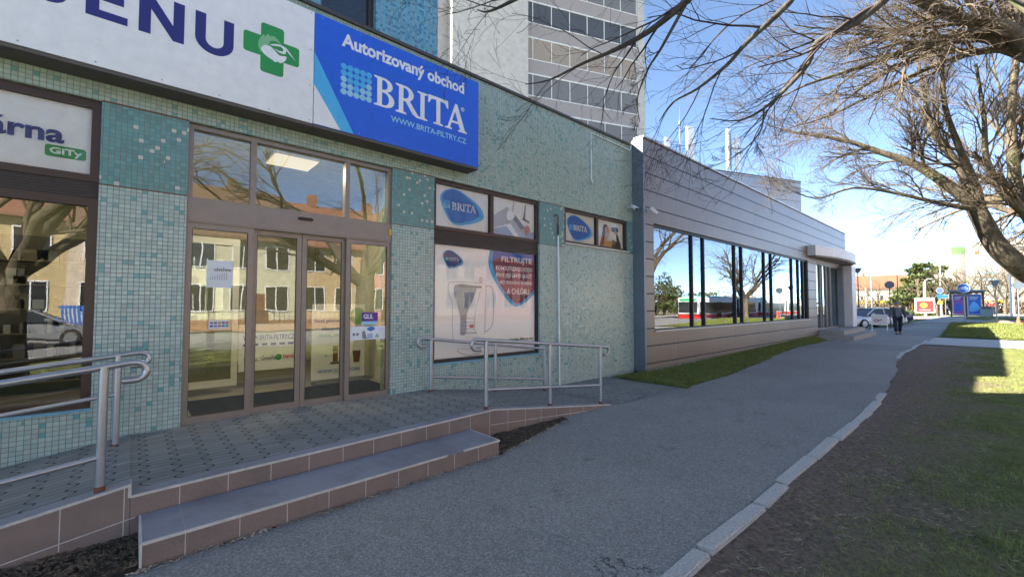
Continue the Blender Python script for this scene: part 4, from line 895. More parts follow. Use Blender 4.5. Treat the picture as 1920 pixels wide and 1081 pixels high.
# ---------------------------------------------------------------- metal clad building
cl = thing('clad_building', 'low retail building clad in grey brown metal panels with a long window band', 'building', (20, 5.5, 0))
CX0, CX1, CT = 9.1, 30.35, 5.655
WX0, WX1, WZ0, WZ1 = 9.55, 22.75, .985, 3.60
DX0, DX1, DZ0, DZ1 = 24.1, 28.7, .45, 3.62
def cb(x0, x1, z0, z1, y0=5.5, y1=5.7, mat='clad', name='cladding'):
    m = MB(); m.box(x0, x1, y0, y1, z0, z1); return m.build(name, mat, cl)
m = MB()
m.box(CX0+.08, CX1, 5.5, 5.7, WZ1+.02, CT); m.box(CX0+.08, WX0, 5.5, 5.7, .05, WZ1+.02); m.box(WX0, WX1, 5.5, 5.7, .05, WZ0)
m.box(WX1, DX0, 5.5, 5.7, .05, WZ1+.02); m.box(DX1+1.2, CX1, 5.5, 5.7, .05, WZ1+.02); m.box(DX0, DX1+1.2, 5.5, 5.7, .05, DZ0)
m.build('cladding', 'clad', cl)
m = MB(); m.box(CX0-.0, CX0+.08, 5.5, 5.798, .02, CT); m.build('corner_flashing', 'grey_steel', cl); m = MB(); m.box(9.125, 9.18, 5.798, 16, 4.0, CT-.03); m.build('side_flashing', 'coping', cl)
m = MB(); m.box(CX0-.01, CX1+.03, 5.46, 5.75, CT, CT+.045); m.build('coping', 'light_metal', cl)
m = MB(); m.box(CX0+.08, DX0, 5.47, 5.5, .0, .055); m.build('base_flashing', 'light_metal', cl)
m = MB(); m.box(CX1-.2, CX1, 5.7, 16, 0, CT); m.box(CX0+.08, CX1-.2, 15.8, 16, 0, CT); m.build('side_wall', 'clad_box', cl)
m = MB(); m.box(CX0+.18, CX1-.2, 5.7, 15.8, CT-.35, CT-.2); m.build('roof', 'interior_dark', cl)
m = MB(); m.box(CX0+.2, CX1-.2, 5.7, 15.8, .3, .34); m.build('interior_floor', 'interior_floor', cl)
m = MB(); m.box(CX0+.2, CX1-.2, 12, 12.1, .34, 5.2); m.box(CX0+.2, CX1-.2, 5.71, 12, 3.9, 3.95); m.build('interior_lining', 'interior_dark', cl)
mulls = [9.55, 11.69, 12.42, 14.69, 15.28, 17.41, 18.16, 20.66, 21.56, 22.2, 22.75]
wf = MB()
wf.box(WX0, WX1, 5.56, 5.66, WZ1-.04, WZ1+.02); wf.box(WX0, WX1, 5.56, 5.66, WZ0, WZ0+.03)
for x in mulls: wf.box(x-.022, x+.022, 5.545, 5.66, WZ0+.03, WZ1-.04)
wfo = wf.build('window', 'black', cl)
for a, b in zip(mulls[:-1], mulls[1:]): pane(a+.03, b-.03, WZ0+.03, WZ1-.04, wfo, 'clad_glass', 5.60)
m = MB(); m.box(WX0-.03, WX1+.03, 5.44, 5.56, WZ0-.03, WZ0); m.build('window_sill', 'light_metal', cl)
df = MB()
dm = [24.1, 25.0, 25.35, 26.1, 26.9, 28.7]
df.box(DX0, DX1, 5.56, 5.66, DZ1-.05, DZ1+.02); df.box(DX0, DX1, 5.56, 5.66, DZ0, DZ0+.05)
for x in dm: df.box(x-.03, x+.03, 5.545, 5.66, DZ0+.05, DZ1-.05)
dfo = df.build('entrance_door', 'door_frame', cl)
for a, b in zip(dm[:-1], dm[1:]): pane(a+.03, b-.03, DZ0+.05, DZ1-.05, dfo, 'clad_glass', 5.60)
m = MB(); m.bbox(DX1+.2, DX1+1.2, 5.0, 5.5, .45, 3.75, .02); m.build('pillar', 'canopy', cl)
m = MB(); m.bbox(DX1-.1, DX1+.19, 5.36, 5.54, .45, 3.75, .01); m.build('pilaster', 'grey_steel', cl)
ca = spline([(22.7, 5.18), (24.3, 4.86), (26.2, 4.70), (28.2, 4.74), (29.9, 4.96)], 5, False)
m = MB(); m.prismz([(22.7, 5.49)]+ca+[(29.9, 5.49)], 3.84, 4.29); m.build('canopy', 'canopy', cl)
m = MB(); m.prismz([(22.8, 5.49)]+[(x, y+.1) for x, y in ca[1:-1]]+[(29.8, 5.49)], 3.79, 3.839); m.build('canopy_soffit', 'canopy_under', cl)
es = thing('entrance_steps', 'two concrete steps in front of the glass entrance of the clad building', 'steps', (27, 4.8, 0))
m = MB(); m.bbox(24.3, 29.2, 4.55, 5.5, .22, .44, .015); m.build('upper_step', 'concrete', es)
m = MB(); m.bbox(24.0, 29.6, 3.95+.2, 5.5, -.02, .22, .015); m.build('lower_step', 'concrete', es)
# upper rear volume on the roof
bang = R_(-21.6); bu = Vector((math.cos(bang), math.sin(bang), 0)); bv = Vector((-math.sin(bang), math.cos(bang), 0))
pc = Vector((35.2*.93, 8.8*.93, 0)); A = pc; B_ = pc-bu*13; pts = [(B_.x, B_.y), (A.x, A.y), ((A+bv*5).x, (A+bv*5).y), ((B_+bv*5).x, (B_+bv*5).y)]
m = MB(); m.prismz(pts, 5.3, 9.70); m.build('rooftop_volume', 'clad_box', cl)
m = MB(); pts2 = [((p[0]-A.x)*1.01+A.x, (p[1]-A.y)*1.01+A.y-.03) for p in pts]; m.prismz(pts2, 9.70, 9.76); m.build('rooftop_coping', 'coping', cl)
def unproj(px, py, depth):
    R = Vector((math.sin(yaw), -math.cos(yaw), 0)); U = R.cross(fwd)
    d = fwd+R*((px-960)/800)-U*((py-540.5)/800)
    return Vector((0, 0, CAMH))+d*depth
def antenna(base, label, panels, H):
    t = thing('antenna_mast', label, 'antenna', base, 'mobile phone antenna masts on the roof'); b = Vector(base); R = Vector((math.sin(yaw), -math.cos(yaw), 0))
    m = MB(); m.cyl(b.x, b.y, b.z, b.z+H, .05, 8); m.cyl(b.x, b.y, b.z+H, b.z+H+.9, .015, 6); m.build('mast', 'galv', t, True)
    for (dx, z0, z1, w) in panels:
        c = b+R*dx; m = MB(); mt = Matrix.Translation((c.x, c.y, 0)) @ Matrix.Rotation(bang, 4, 'Z')
        m.bbox(-w/2, w/2, -.12, .05, b.z+z0, b.z+z1, .03, mt); pa = m.build('panel_antenna', 'white', t)
        m = MB()
        for z in (z0+.3, z1-.3): m.tube([b+Vector((0, 0, z)), c+Vector((0, 0, z))], .02, 6)
        m.cyl(c.x, c.y+.05, b.z+z0-.25, b.z+z1, .03, 8); m.build('bracket', 'galv', pa)
p = unproj(1276, 330, 27); antenna((p.x, p.y, 6.9), 'rooftop antenna mast with three widely spread white panels', [(-.85, 4.0, 5.3, .36), (.62, 3.7, 6.0, .58), (1.55, 2.2, 3.5, .25)], 6.4)
p = unproj(1371, 330, 28); antenna((p.x, p.y, 7.5), 'rooftop antenna mast with a tight pair of slim white panels', [(-.22, 3.1, 5.7, .2), (.42, 3.0, 5.2, .36), (.1, 4.2, 4.9, .22)], 5.4)

# ---------------------------------------------------------------- upper blue mosaic block and apartment tower
bl = thing('mosaic_block', 'taller block faced in blue mosaic rising behind the shop sign', 'building', (-2, 6.4, 5.5))
m = MB(); m.box(-10, 1.95, 6.4, 8.0, 5.5, 6.1); m.box(2.78, 3.92, 6.4, 8.0, 5.5, 9.3); m.box(-10, 1.3, 6.4, 8.0, 6.1, 9.3); m.box(1.3, 2.78, 6.6, 8.0, 8.2, 9.3); m.box(1.95, 2.78, 6.4, 8.0, 5.5, 5.62); m.build('wall', 'tile_blue', bl)
f = frame('window', 1.3, 2.78, 5.62, 8.2, .08, 'brown_frame', bl, (1.95,), y0=6.5, y1=6.6); pane(1.38, 2.70, 5.70, 8.12, f, 'dark_glass', 6.55)
tw = thing('apartment_tower', 'tall pale apartment block with rows of glazed balconies', 'building', (0, 0, 0))
TH = 42
m = MB(); m.box(-5.8, 0, -.7, 14, 0, TH); m.build('blank_wall', 'tower_white', tw)
m = MB(); m.box(-7.6, -5.8, .6, 13, 0, TH); m.build('recessed_wall', 'tower_grey', tw)
for k in range(13): m = MB(); m.box(-7.5, -6.9, .56, .6, 4.0+k*2.87, 5.9+k*2.87); m.build('stair_window', 'flat_glass', tw)
m = MB(); m.box(0, 10.3, 1.2, 14, 0, TH); m.build('rear_wall', 'balcony_dark', tw)
m = MB(); m.box(10.3, 11.0, -.1, 14, 0, TH); m.build('end_wall', 'tower_white', tw)
FH = 2.87
for k in range(0, 13):
    rail = 17.72+(k-4)*FH          # parapet top of this storey
    b = MB(); b.box(0, 10.3, -.02, 1.2, rail-1.15, rail-.06); bo = b.build('balcony', 'balcony_face', tw); 
    b = MB(); b.box(0, 10.3, -.05, .02, rail+1.62, rail+1.72); b.box(0, 10.3, -.045, .02, rail-.06, rail)
    for j in range(7): b.box(.65+j*1.6-.03, .65+j*1.6+.03, -.045, .02, rail, rail+1.62)
    b.build('glazing_frame', 'off_white', bo)
    mt_ = 'balcony_blind_warm' if k == 5 else 'balcony_blind'
    if k == 6: mt_ = 'balcony_dark'
    b = MB()
    for j in range(8):
        x0 = max(0, .68+(j-1)*1.6); x1 = min(10.3, .62+j*1.6); b.box(x0, x1, .0, .015, rail+.005, rail+1.615)
    b.build('pane', 'tower_glass' if False else mt_, bo)
tw.location = (22, 23.3, 0); tw.rotation_euler = (0, 0, bang)

# ---------------------------------------------------------------- bare trees
def grow(polys, p, d, L, r, lvl, maxl, spread, droop, kids, gnarl=.16):
    n = 7 if lvl < 3 else 5; pts = [p]; rs = [r]; q = p.copy(); dd = d.copy()
    for i in range(n):
        dd = dd+Vector((random.gauss(0, gnarl), random.gauss(0, gnarl), random.gauss(0, gnarl)+droop*(i/n))); dd.normalize()
        q = q+dd*(L/n); pts.append(q.copy()); rs.append(r*(1-.62*(i+1)/n) if lvl < maxl else max(.0022, r*(1-.75*(i+1)/n)))
    polys.append((pts, rs, lvl))
    if lvl >= maxl: return
    spawn(polys, pts, rs, L, lvl, maxl, spread, droop, kids, gnarl)
def spawn(polys, pts, rs, L, lvl, maxl, spread, droop, kids, gnarl, t0=.22):
    k = kids[min(lvl, len(kids)-1)]; n = len(pts)-1
    for i in range(k):
        t = t0+(1-t0)*(i+random.random()*.8)/k; t = min(t, .995); a = t*n; j = min(int(a), n-1); f = a-j
        q = pts[j].lerp(pts[j+1], f); d = (pts[j+1]-pts[j]).normalized(); rr = (rs[j]*(1-f)+rs[j+1]*f)
        ax = d.orthogonal().normalized(); ax.rotate(Matrix.Rotation(random.uniform(0, 2*math.pi), 3, d)); ang = random.uniform(spread*.55, spread*1.25)
        nd = d.copy(); nd.rotate(Matrix.Rotation(ang, 3, ax)); nd.z += .10
        grow(polys, q, nd.normalized(), L*random.uniform(.42, .68)*(1.12-.45*t), max(.002, rr*(random.uniform(.45, .72) if lvl > 1 else random.uniform(.28, .5))), lvl+1, maxl, spread, droop, kids, gnarl)
def poly_mesh(polys, sides):
    V = []; F = []; base = 0
    for pts, rs, lvl in polys:
        n = sides(lvl); P = np.array([p[:] for p in pts]); k = len(P)
        T = np.gradient(P, axis=0); T /= np.linalg.norm(T, axis=1)[:, None]+1e-9
        ref = np.array([0, 0, 1.]) if abs(T[0, 2]) < .8 else np.array([1., 0, 0])
        a = ref-T*(T@ref)[:, None]; a /= np.linalg.norm(a, axis=1)[:, None]+1e-9; b = np.cross(T, a)
        th = np.arange(n)*2*np.pi/n
        ring = P[:, None, :]+(a[:, None, :]*np.cos(th)[None, :, None]+b[:, None, :]*np.sin(th)[None, :, None])*np.array(rs)[:, None, None]
        V.append(ring.reshape(-1, 3)); i, j = np.meshgrid(np.arange(k-1), np.arange(n), indexing='ij')
        F.append(np.stack([i*n+j, i*n+(j+1) % n, (i+1)*n+(j+1) % n, (i+1)*n+j], -1).reshape(-1, 4)+base); base += k*n
    V = np.concatenate(V); F = np.concatenate(F); nf = len(F)
    me = bpy.data.meshes.new('branches'); me.vertices.add(len(V)); me.vertices.foreach_set('co', V.ravel())
    me.loops.add(nf*4); me.loops.foreach_set('vertex_index', F.ravel()); me.polygons.add(nf)
    me.polygons.foreach_set('loop_start', np.arange(0, nf*4, 4)); me.polygons.foreach_set('loop_total', np.full(nf, 4)); me.update()
    me.polygons.foreach_set('use_smooth', np.ones(nf, bool)); return me
def bare_tree(name, label, base, height, rtrunk, guides=(), limbs=6, maxl=4, kids=(5, 7, 7, 6, 4), bm='bark', tm='twig', seed=1, group=None, fork=2.2, lean=(0, 0), limb_dirs=None, gkids=None, reach=.62, gl=.62, gdroop=-.08):
    random.seed(seed); root = thing(name, label, 'tree', base, group); b = Vector(base)
    top = b+Vector((lean[0], lean[1], fork)); trunk = []
    pts = [b+Vector((0, 0, -.1)), b+Vector((lean[0]*.2, lean[1]*.2, fork*.35)), b+Vector((lean[0]*.6, lean[1]*.6, fork*.7)), top]
    trunk.append((pts, [rtrunk*1.35, rtrunk*1.02, rtrunk*.95, rtrunk*.9], 0))
    polys = []
    for gp, r0, r1, lv in guides:
        k = len(gp); rs = [r0+(r1-r0)*(i/(k-1))**.8 for i in range(k)]
        # resample smooth
        out = []; orr = []
        for i in range(k-1):
            a, bb, c, d = gp[max(i-1, 0)], gp[i], gp[i+1], gp[min(i+2, k-1)]
            for j in range(4):
                t = j/4; out.append(.5*((2*bb)+(c-a)*t+(2*a-5*bb+4*c-d)*t*t+(3*bb-a-3*c+d)*t**3)); orr.append(rs[i]+(rs[i+1]-rs[i])*t)
        out.append(gp[-1]); orr.append(rs[-1])
        L = sum((out[i+1]-out[i]).length for i in range(len(out)-1))
        (trunk if lv == 0 else polys).append((out, orr, lv))
        if gkids and lv > 0: spawn(polys, out, orr, L*gl, max(lv, 1), maxl, .62, gdroop, (gkids,)*2+kids[2:], .13, .25)
    for i in range(limbs):
        a = (i+random.uniform(-.2, .2))*2*math.pi/limbs+seed; el = random.uniform(.55, 1.15)
        if limb_dirs: a, el = limb_dirs[i]
        d = Vector((math.cos(a)*math.cos(el), math.sin(a)*math.cos(el), math.sin(el)))
        grow(polys, top-Vector((0, 0, random.uniform(0, .35))), d, height*reach*random.uniform(.85, 1.1), rtrunk*.55, 1, maxl, .62, -.05, kids)
    big = [q for q in polys if q[2] <= 1]; small = [q for q in polys if q[2] > 1]
    link(poly_mesh(trunk+big, lambda l: 12 if l == 0 else 8), 'trunk', bm, root)
    link(poly_mesh(small, lambda l: 5 if l == 2 else (4 if l == 3 else 3)), 'crown', tm, root)
    random.seed(99); return root
def G(lst): return [unproj(*p) for p in lst]
T1 = (5.6, -1.7, 0); t1f = Vector((5.6, -1.6, 2.6))
g1 = [([t1f, Vector((5.9, -.6, 4.6))]+G([(1500, -180, 4.6), (1290, 0, 4.9), (1215, 60, 5.2), (1150, 95, 5.4), (1095, 118, 5.6), (1030, 150, 5.8), (985, 158, 5.9)]), .07, .006, 1),
      ([t1f, Vector((6.2, -.5, 4.2))]+G([(1620, -150, 5.0), (1480, 5, 5.2), (1400, 80, 5.3), (1365, 120, 5.4), (1310, 165, 5.5), (1262, 192, 5.6), (1236, 228, 5.7)]), .065, .005, 1),
      ([t1f, Vector((6.8, -.7, 4.1))]+G([(1760, -90, 5.4), (1658, 0, 5.5), (1600, 45, 5.6), (1532, 80, 5.7), (1515, 120, 5.8), (1470, 170, 5.8), (1430, 205, 5.9), (1385, 226, 6.0), (1330, 222, 6.1)]), .085, .005, 1),
      (G([(1432, 205, 5.9), (1428, 240, 5.9), (1405, 272, 5.9), (1365, 300, 5.9), (1320, 318, 5.9)]), .014, .004, 1),
      ([t1f, Vector((5.0, -.4, 4.8))]+G([(1150, -160, 4.2), (1030, -40, 4.4), (960, 2, 4.6), (915, 22, 4.7), (895, 18, 4.8)]), .06, .004, 1),
      (G([(1290, 0, 4.9), (1240, 90, 5.1), (1215, 130, 5.2), (1195, 185, 5.3), (1200, 230, 5.4)]), .022, .004, 1)]
bare_tree('bare_tree', 'nearest leafless street tree whose dark shaded branches hang over the shop roofs', T1, 9, .30, g1, limbs=5, maxl=4, kids=(5, 5, 6, 4, 2), bm='bark_shaded', tm='twig_shaded', seed=3, group='leafless street trees along the lawn', fork=2.5, gkids=8, gl=.34, gdroop=-.02, limb_dirs=[(3.3, .7), (4.2, .8), (5.0, .7), (5.6, .9), (.2, 1.25)])
T2 = (13.6, -1.75, 0)
lb = unproj(1960, 530, 9.0); sp = unproj(1836, 392, 9.2)
g2 = [([Vector((13.6, -1.7, 1.35)), lb]+G([(1890, 482, 9.1), (1860, 448, 9.2), (1840, 410, 9.2), (1828, 388, 9.25)]), .235, .15, 0),
      ([sp]+G([(1775, 345, 9.4), (1715, 308, 9.7), (1650, 285, 10), (1580, 262, 10.3), (1500, 250, 10.6), (1440, 235, 10.9)]), .14, .012, 1),
      ([sp]+G([(1800, 388, 9.2), (1740, 376, 9.3), (1680, 362, 9.5), (1600, 352, 9.7), (1530, 372, 9.9), (1470, 350, 10.1)]), .07, .008, 1),
      ([sp]+G([(1815, 350, 9.4), (1790, 300, 9.5), (1750, 250, 9.7), (1735, 190, 9.9), (1720, 110, 10.1), (1700, 30, 10.3)]), .11, .02, 1),
      ([sp]+G([(1830, 350, 9.1), (1800, 280, 8.9), (1772, 200, 8.8), (1765, 110, 8.7), (1740, 20, 8.6)]), .10, .015, 1),
      ([lb]+G([(1960, 440, 9.4), (1912, 375, 9.8), (1900, 300, 10), (1896, 200, 10.2), (1905, 90, 10.4), (1890, -20, 10.6)]), .18, .05, 1),
      ([lb]+G([(1935, 420, 8.8), (1880, 360, 8.6), (1850, 300, 8.5), (1845, 220, 8.5), (1830, 120, 8.5)]), .12, .02, 1),
      ([Vector((13.6, -1.75, 3)), ]+G([(2010, 160, 8.0), (1920, 85, 7.9), (1885, 50, 7.8), (1800, 32, 7.7), (1712, 0, 7.6)]), .20, .06, 1),
      ([Vector((13.6, -1.75, 3)), ]+G([(2010, 150, 8.2), (1915, 95, 8.1), (1835, 68, 8.1), (1790, 72, 8.1), (1700, 95, 8.2), (1600, 130, 8.3), (1510, 160, 8.4), (1430, 200, 8.5)]), .16, .008, 1),
      ([Vector((13.6, -1.75, 3)), ]+G([(2010, 180, 8.6), (1900, 100, 8.7), (1835, 98, 8.7), (1760, 120, 8.8), (1660, 165, 8.9), (1560, 215, 9), (1480, 240, 9.1)]), .12, .008, 1)]
bare_tree('bare_tree', 'sunlit leafless tree with a thick bent limb leaning in from the right', T2, 9, .34, g2, limbs=3, maxl=4, kids=(5, 8, 11, 9, 4), bm='bark', tm='twig', seed=5, group='leafless street trees along the lawn', fork=3.0, gkids=14, gl=.5, limb_dirs=[(.6, 1.0), (4.5, .9), (5.6, .9)])
t3 = bare_tree('bare_tree', 'second sunlit leafless tree standing farther along the lawn', (21.8, -2.2, 0), 8.5, .26, (), limbs=8, maxl=4, kids=(5, 6, 6, 5, 4), seed=8, group='leafless street trees along the lawn', fork=2.3)
t4 = copy_tree(t3); place(t4, (-1.9, -1.6, 0), 1.9, 'leafless tree mirrored in the left shop window with forked trunk', s=.95)
t5 = copy_tree(t3); place(t5, (44, -4.6, 0), 4.0, 'leafless tree mirrored in the long window of the clad building', s=1.0)
random.seed(11)

# ---------------------------------------------------------------- street things beyond the shops
def at(px, depth, z=None):
    p = unproj(px, 572, depth); return (p.x, p.y, float(gh(p.x, p.y)) if z is None else z)
TOCAM = R_(180)
def facing(p):                  # rotation so that local -y looks to the camera
    return math.atan2(p[1], p[0])-R_(90)
def post_sign(name, label, px, depth, H, rad, face_mat, back=False, shape_='round', extra=None, group=None, ptop=None, polemat='galv'):
    b = at(px, depth); t = thing(name, label, 'traffic sign', (0, 0, 0), group); z = 0
    m = MB(); m.cyl(0, .04, z-.1, H+rad*.8, .03, 10); m.build('post', polemat, t, True)
    if shape_ == 'round': lp = circle(0, H, rad, 28)
    elif shape_ == 'tri': lp = [(-rad, H+rad*.7), (0, H-rad*1.0), (rad, H+rad*.7)]
    elif shape_ == 'oct': lp = circle(0, H, rad, 8)
    else: lp = rrect(-rad, rad, H-rad*.7, H+rad*.7, .02)
    shape([lp], 'white' if not back else 'sign_back', t, 'plate', .004, .006)
    if not back: shape([[(x*.94, H+(y-H)*.94) for x, y in lp]], face_mat, t, 'sign_face', -.004, .001)
    if extra: extra(t, H, rad)
    t.location = b; t.rotation_euler = (0, 0, facing(b)); return t
def bike(t, H, rad):
    w = rad*.34
    for cx in (-.42*rad, .42*rad): shape([circle(cx, H-.1*rad, .27*rad, 24), circle(cx, H-.1*rad, .21*rad, 24)], 'white', t, 'wheel_symbol', -.006, .001)
    for a, b in (((-.42, -.1), (-.2, .22)), ((-.2, .22), (.26, .22)), ((-.2, .22), (.02, -.1)), ((.02, -.1), (.28, .22)), ((-.42, -.1), (.02, -.1)), ((.42, -.1), (.24, .3)), ((-.28, .3), (-.12, .3)), ((.2, .32), (.36, .32))):
        line([(a[0]*rad, H+a[1]*rad), (b[0]*rad, H+b[1]*rad)], rad*.055, 'white', t, 'frame_symbol', -.006)
    shape([rrect(-.3, .3, H-rad-.24, H-rad-.06, .01)], 'sign_back', t, 'lower_plate', -.002, .003)
post_sign('cycle_sign', 'round blue sign with a white bicycle on a post at the lawn edge', 1808, 27.5, 2.50-.42+.2, .29, 'road_blue', extra=bike)
post_sign('traffic_sign', 'back of a round grey sign on a thin post beside the walking man', 1669, 28, 2.85, .25, 'sign_back', back=True, polemat='dark_pole')
post_sign('traffic_sign', 'back of a triangular give way sign on a pole by the soil mound', 1868, 27.5, 2.6, .27, 'sign_back', back=True, shape_='tri')
post_sign('traffic_sign', 'back of a large octagonal sign at the far right edge', 1910, 27, 2.45, .26, 'sign_back', back=True, shape_='oct')
post_sign('traffic_sign', 'upper round blue sign on a post left of the poster kiosk', 1763, 48, 3.0, .30, 'road_blue', extra=lambda t, H, r: (line([(-.2, H), (.2, H)], .06, 'red', t, 'symbol', -.006), shape([circle(0, H-.62, .26, 20)], 'road_blue', t, 'lower_disc', -.004, .004), shape([rrect(-.2, .2, H-1.5, H-1.2, .02)], 'yellow', t, 'yellow_plate', -.004, .004)))
post_sign('traffic_sign', 'square blue sign on a post just left of the kiosk', 1773, 52, 2.4, .30, 'road_blue', shape_='sq')
post_sign('traffic_sign', 'small yellow plate on a short post near the right edge', 1908, 36, 1.35, .16, 'yellow', shape_='sq')
# man
def figure(joints, bones, name, mat, parent, levels=2):
    me = bpy.data.meshes.new(name); names = list(joints); idx = {n: i for i, n in enumerate(names)}
    me.from_pydata([joints[n][0] for n in names], [(idx[a], idx[b]) for a, b in bones], []); o = bpy.data.objects.new('tmp', me); COL.objects.link(o)
    sk = o.modifiers.new('s', 'SKIN'); sk.use_smooth_shade = True; sub = o.modifiers.new('u', 'SUBSURF'); sub.levels = levels
    sv = me.skin_vertices[0].data
    for n in names: r = joints[n][1]; sv[idx[n]].radius = r if isinstance(r, tuple) else (r, r)
    sv[0].use_root = True
    dg = bpy.context.evaluated_depsgraph_get(); dg.update(); m2 = bpy.data.meshes.new_from_object(o.evaluated_get(dg), depsgraph=dg)
    bpy.data.objects.remove(o); bpy.data.meshes.remove(me); m2.materials.clear(); return link(m2, name, mat, parent, True)
def make_person(label, H=1.72, coat='jacket', legs='trousers', hairm='grey_hair', shirt='shirt', stride=.17, arm_l=-.32, arm_r=.30, name='person', skirt=False):
    t = thing(name, label, 'person', (0, 0, 0)); k = H/1.72       # local: faces -y, x to the side
    V = lambda x, y, z: (x*k, y*k, z*k)
    hip = .93
    Js = {'pelvis': (V(0, 0, .95), (.13*k, .10*k)), 'waist': (V(0, 0, 1.08), (.125*k, .095*k)), 'chest': (V(0, -.01, 1.28), (.15*k, .10*k)), 'neck0': (V(0, 0, 1.43), .06*k), 'neck': (V(0, -.01, 1.50), .048*k),
          'head0': (V(0, -.02, 1.56), (.066*k, .075*k)), 'head1': (V(0, -.02, 1.63), (.075*k, .09*k)), 'head2': (V(0, -.015, 1.69), (.05*k, .06*k))}
    Bo = [('pelvis', 'waist'), ('waist', 'chest'), ('chest', 'neck0'), ('neck0', 'neck'), ('neck', 'head0'), ('head0', 'head1'), ('head1', 'head2')]
    for s, st_, n in ((-1, -stride, 'l'), (1, stride, 'r')):
        Js['h'+n] = (V(.09*s, 0, .90), .085*k); Js['k'+n] = (V(.085*s, st_*.55-.03, .50), .058*k); Js['a'+n] = (V(.075*s, st_, .09), .038*k); Js['t'+n] = (V(.085*s, st_-.15, .035), .034*k)
        Bo += [('pelvis', 'h'+n), ('h'+n, 'k'+n), ('k'+n, 'a'+n), ('a'+n, 't'+n)]
        sw = arm_l if s < 0 else arm_r
        Js['s'+n] = (V(.175*s, 0, 1.40), .062*k); Js['e'+n] = (V(.24*s, sw*.35, 1.12), .043*k); Js['w'+n] = (V(.26*s, sw*.8-.03, .88), .03*k); Js['p'+n] = (V(.262*s, sw*.85-.045, .82), (.022*k, .036*k))
        Bo += [('neck0', 's'+n), ('s'+n, 'e'+n), ('e'+n, 'w'+n), ('w'+n, 'p'+n)]
        for f in range(4):
            Js['f%d%s' % (f, n)] = (V(.262*s+.004*s, sw*.85-.075+f*.02, .745+.006*abs(f-1.5)), .0095*k); Js['g%d%s' % (f, n)] = (V(.258*s-.008*s, sw*.85-.075+f*.02, .715+.008*abs(f-1.5)), .008*k); Bo += [('p'+n, 'f%d%s' % (f, n)), ('f%d%s' % (f, n), 'g%d%s' % (f, n))]
        Js['th'+n] = (V(.245*s, sw*.85-.095, .80), .011*k); Js['ti'+n] = (V(.24*s, sw*.85-.11, .765), .009*k); Bo += [('p'+n, 'th'+n), ('th'+n, 'ti'+n)]
    body = figure(Js, Bo, 'body', 'skin', t, 1)
    m = MB(); m.tube([V(0, -.105, 1.60), V(0, -.128, 1.585), V(0, -.11, 1.575)], [.008*k, .014*k, .008*k], 6); m.build('nose', 'skin', t, True)
    m = MB()
    for s in (-1, 1): m.tube([V(.03*s, -.098, 1.615), V(.03*s, -.108, 1.615)], .009*k, 8)
    m.build('eyes', 'hair', t); m = MB(); m.tube([V(-.025, -.102, 1.548), V(.025, -.102, 1.548)], .006*k, 6); m.build('mouth', 'maroon', t)
    m = MB()
    for s in (-1, 1): m.tube([V(.078*s, -.01, 1.59), V(.086*s, 0, 1.62)], .014*k, 6)
    m.build('ears', 'skin', t, True)
    h = MB(); h.lathe([(.02*k, 1.60*k), (.082*k, 1.61*k), (.092*k, 1.66*k), (.075*k, 1.715*k), (.03*k, 1.745*k), (.002, 1.748*k)], 16, Matrix.Translation((0, .012*k, 0)) @ Matrix.Diagonal((1, 1.13, 1, 1))); h.build('hair', hairm, t, True)
    Jc = {'pelvis': (V(0, 0, .93), (.165*k, .125*k)), 'waist': (V(0, 0, 1.08), (.17*k, .13*k)), 'chest': (V(0, 0, 1.27), (.18*k, .13*k)), 'neck0': (V(0, 0.005, 1.42), (.10*k, .085*k)), 'col': (V(0, .01, 1.47), .062*k)}
    Bc = [('pelvis', 'waist'), ('waist', 'chest'), ('chest', 'neck0'), ('neck0', 'col')]
    for n in 'lr':
        for q, r in (('s', .078), ('e', .060)): Jc[q+n] = (Js[q+n][0], r*k)
        w = Vector(Js['e'+n][0]).lerp(Vector(Js['w'+n][0]), .92); Jc['w'+n] = (tuple(w), .045*k)
        Bc += [('neck0', 's'+n), ('s'+n, 'e'+n), ('e'+n, 'w'+n)]
    figure(Jc, Bc, 'coat', coat, t, 1)
    m = MB(); m.prism([(-.06*k, .95*k), (.06*k, .95*k), (.075*k, 1.36*k), (0, 1.44*k), (-.075*k, 1.36*k)], -.165*k, -.10*k); m.build('shirt', shirt, t)
    Jt = {'pelvis': (V(0, 0, .92), (.14*k, .11*k))}; Bt = []
    for n in 'lr':
        Jt['h'+n] = (Js['h'+n][0], .10*k); Jt['k'+n] = (Js['k'+n][0], .075*k); Jt['a'+n] = (tuple(Vector(Js['a'+n][0])+Vector((0, 0, .02))), .062*k); Bt += [('pelvis', 'h'+n), ('h'+n, 'k'+n), ('k'+n, 'a'+n)]
    figure(Jt, Bt, 'trousers', legs, t, 1)
    for n in 'lr':
        a = Vector(Js['a'+n][0]); tt = Vector(Js['t'+n][0]); m = MB(); m.tube([a+Vector((0, .05*k, -.04*k)), a+Vector((0, -.02*k, -.035*k)), tt+Vector((0, .03*k, .012)), tt+Vector((0, -.05*k, 0))], [.04*k, .05*k, .045*k, .02*k], 10); m.build('shoe', 'black', t, True)
    return t
mp = at(1682, 23.4); man = make_person('grey haired man in a dark jacket walking towards us along the footpath', 1.74); place(man, mp, facing(mp)+.12); man.scale = (1.28, 1.15, 1.0)
hp = man.matrix_world
bb = thing('bottle', 'small white bottle held in the hand of the walking man', 'bottle', (0, 0, 0))
m = MB(); m.lathe([(.03, -.06), (.032, .0), (.03, .07), (.012, .09), (.012, .11)], 12); m.build('flask', 'white', bb, True); m = MB(); m.lathe([(.034, -.16), (.036, -.06)], 12); m.build('black_sleeve', 'black', bb, True)
rm = Matrix.Translation(mp) @ Matrix.Rotation(facing(mp)+.12, 4, 'Z'); q = rm @ Vector((.262*1.28, .19, .74)); bb.location = q
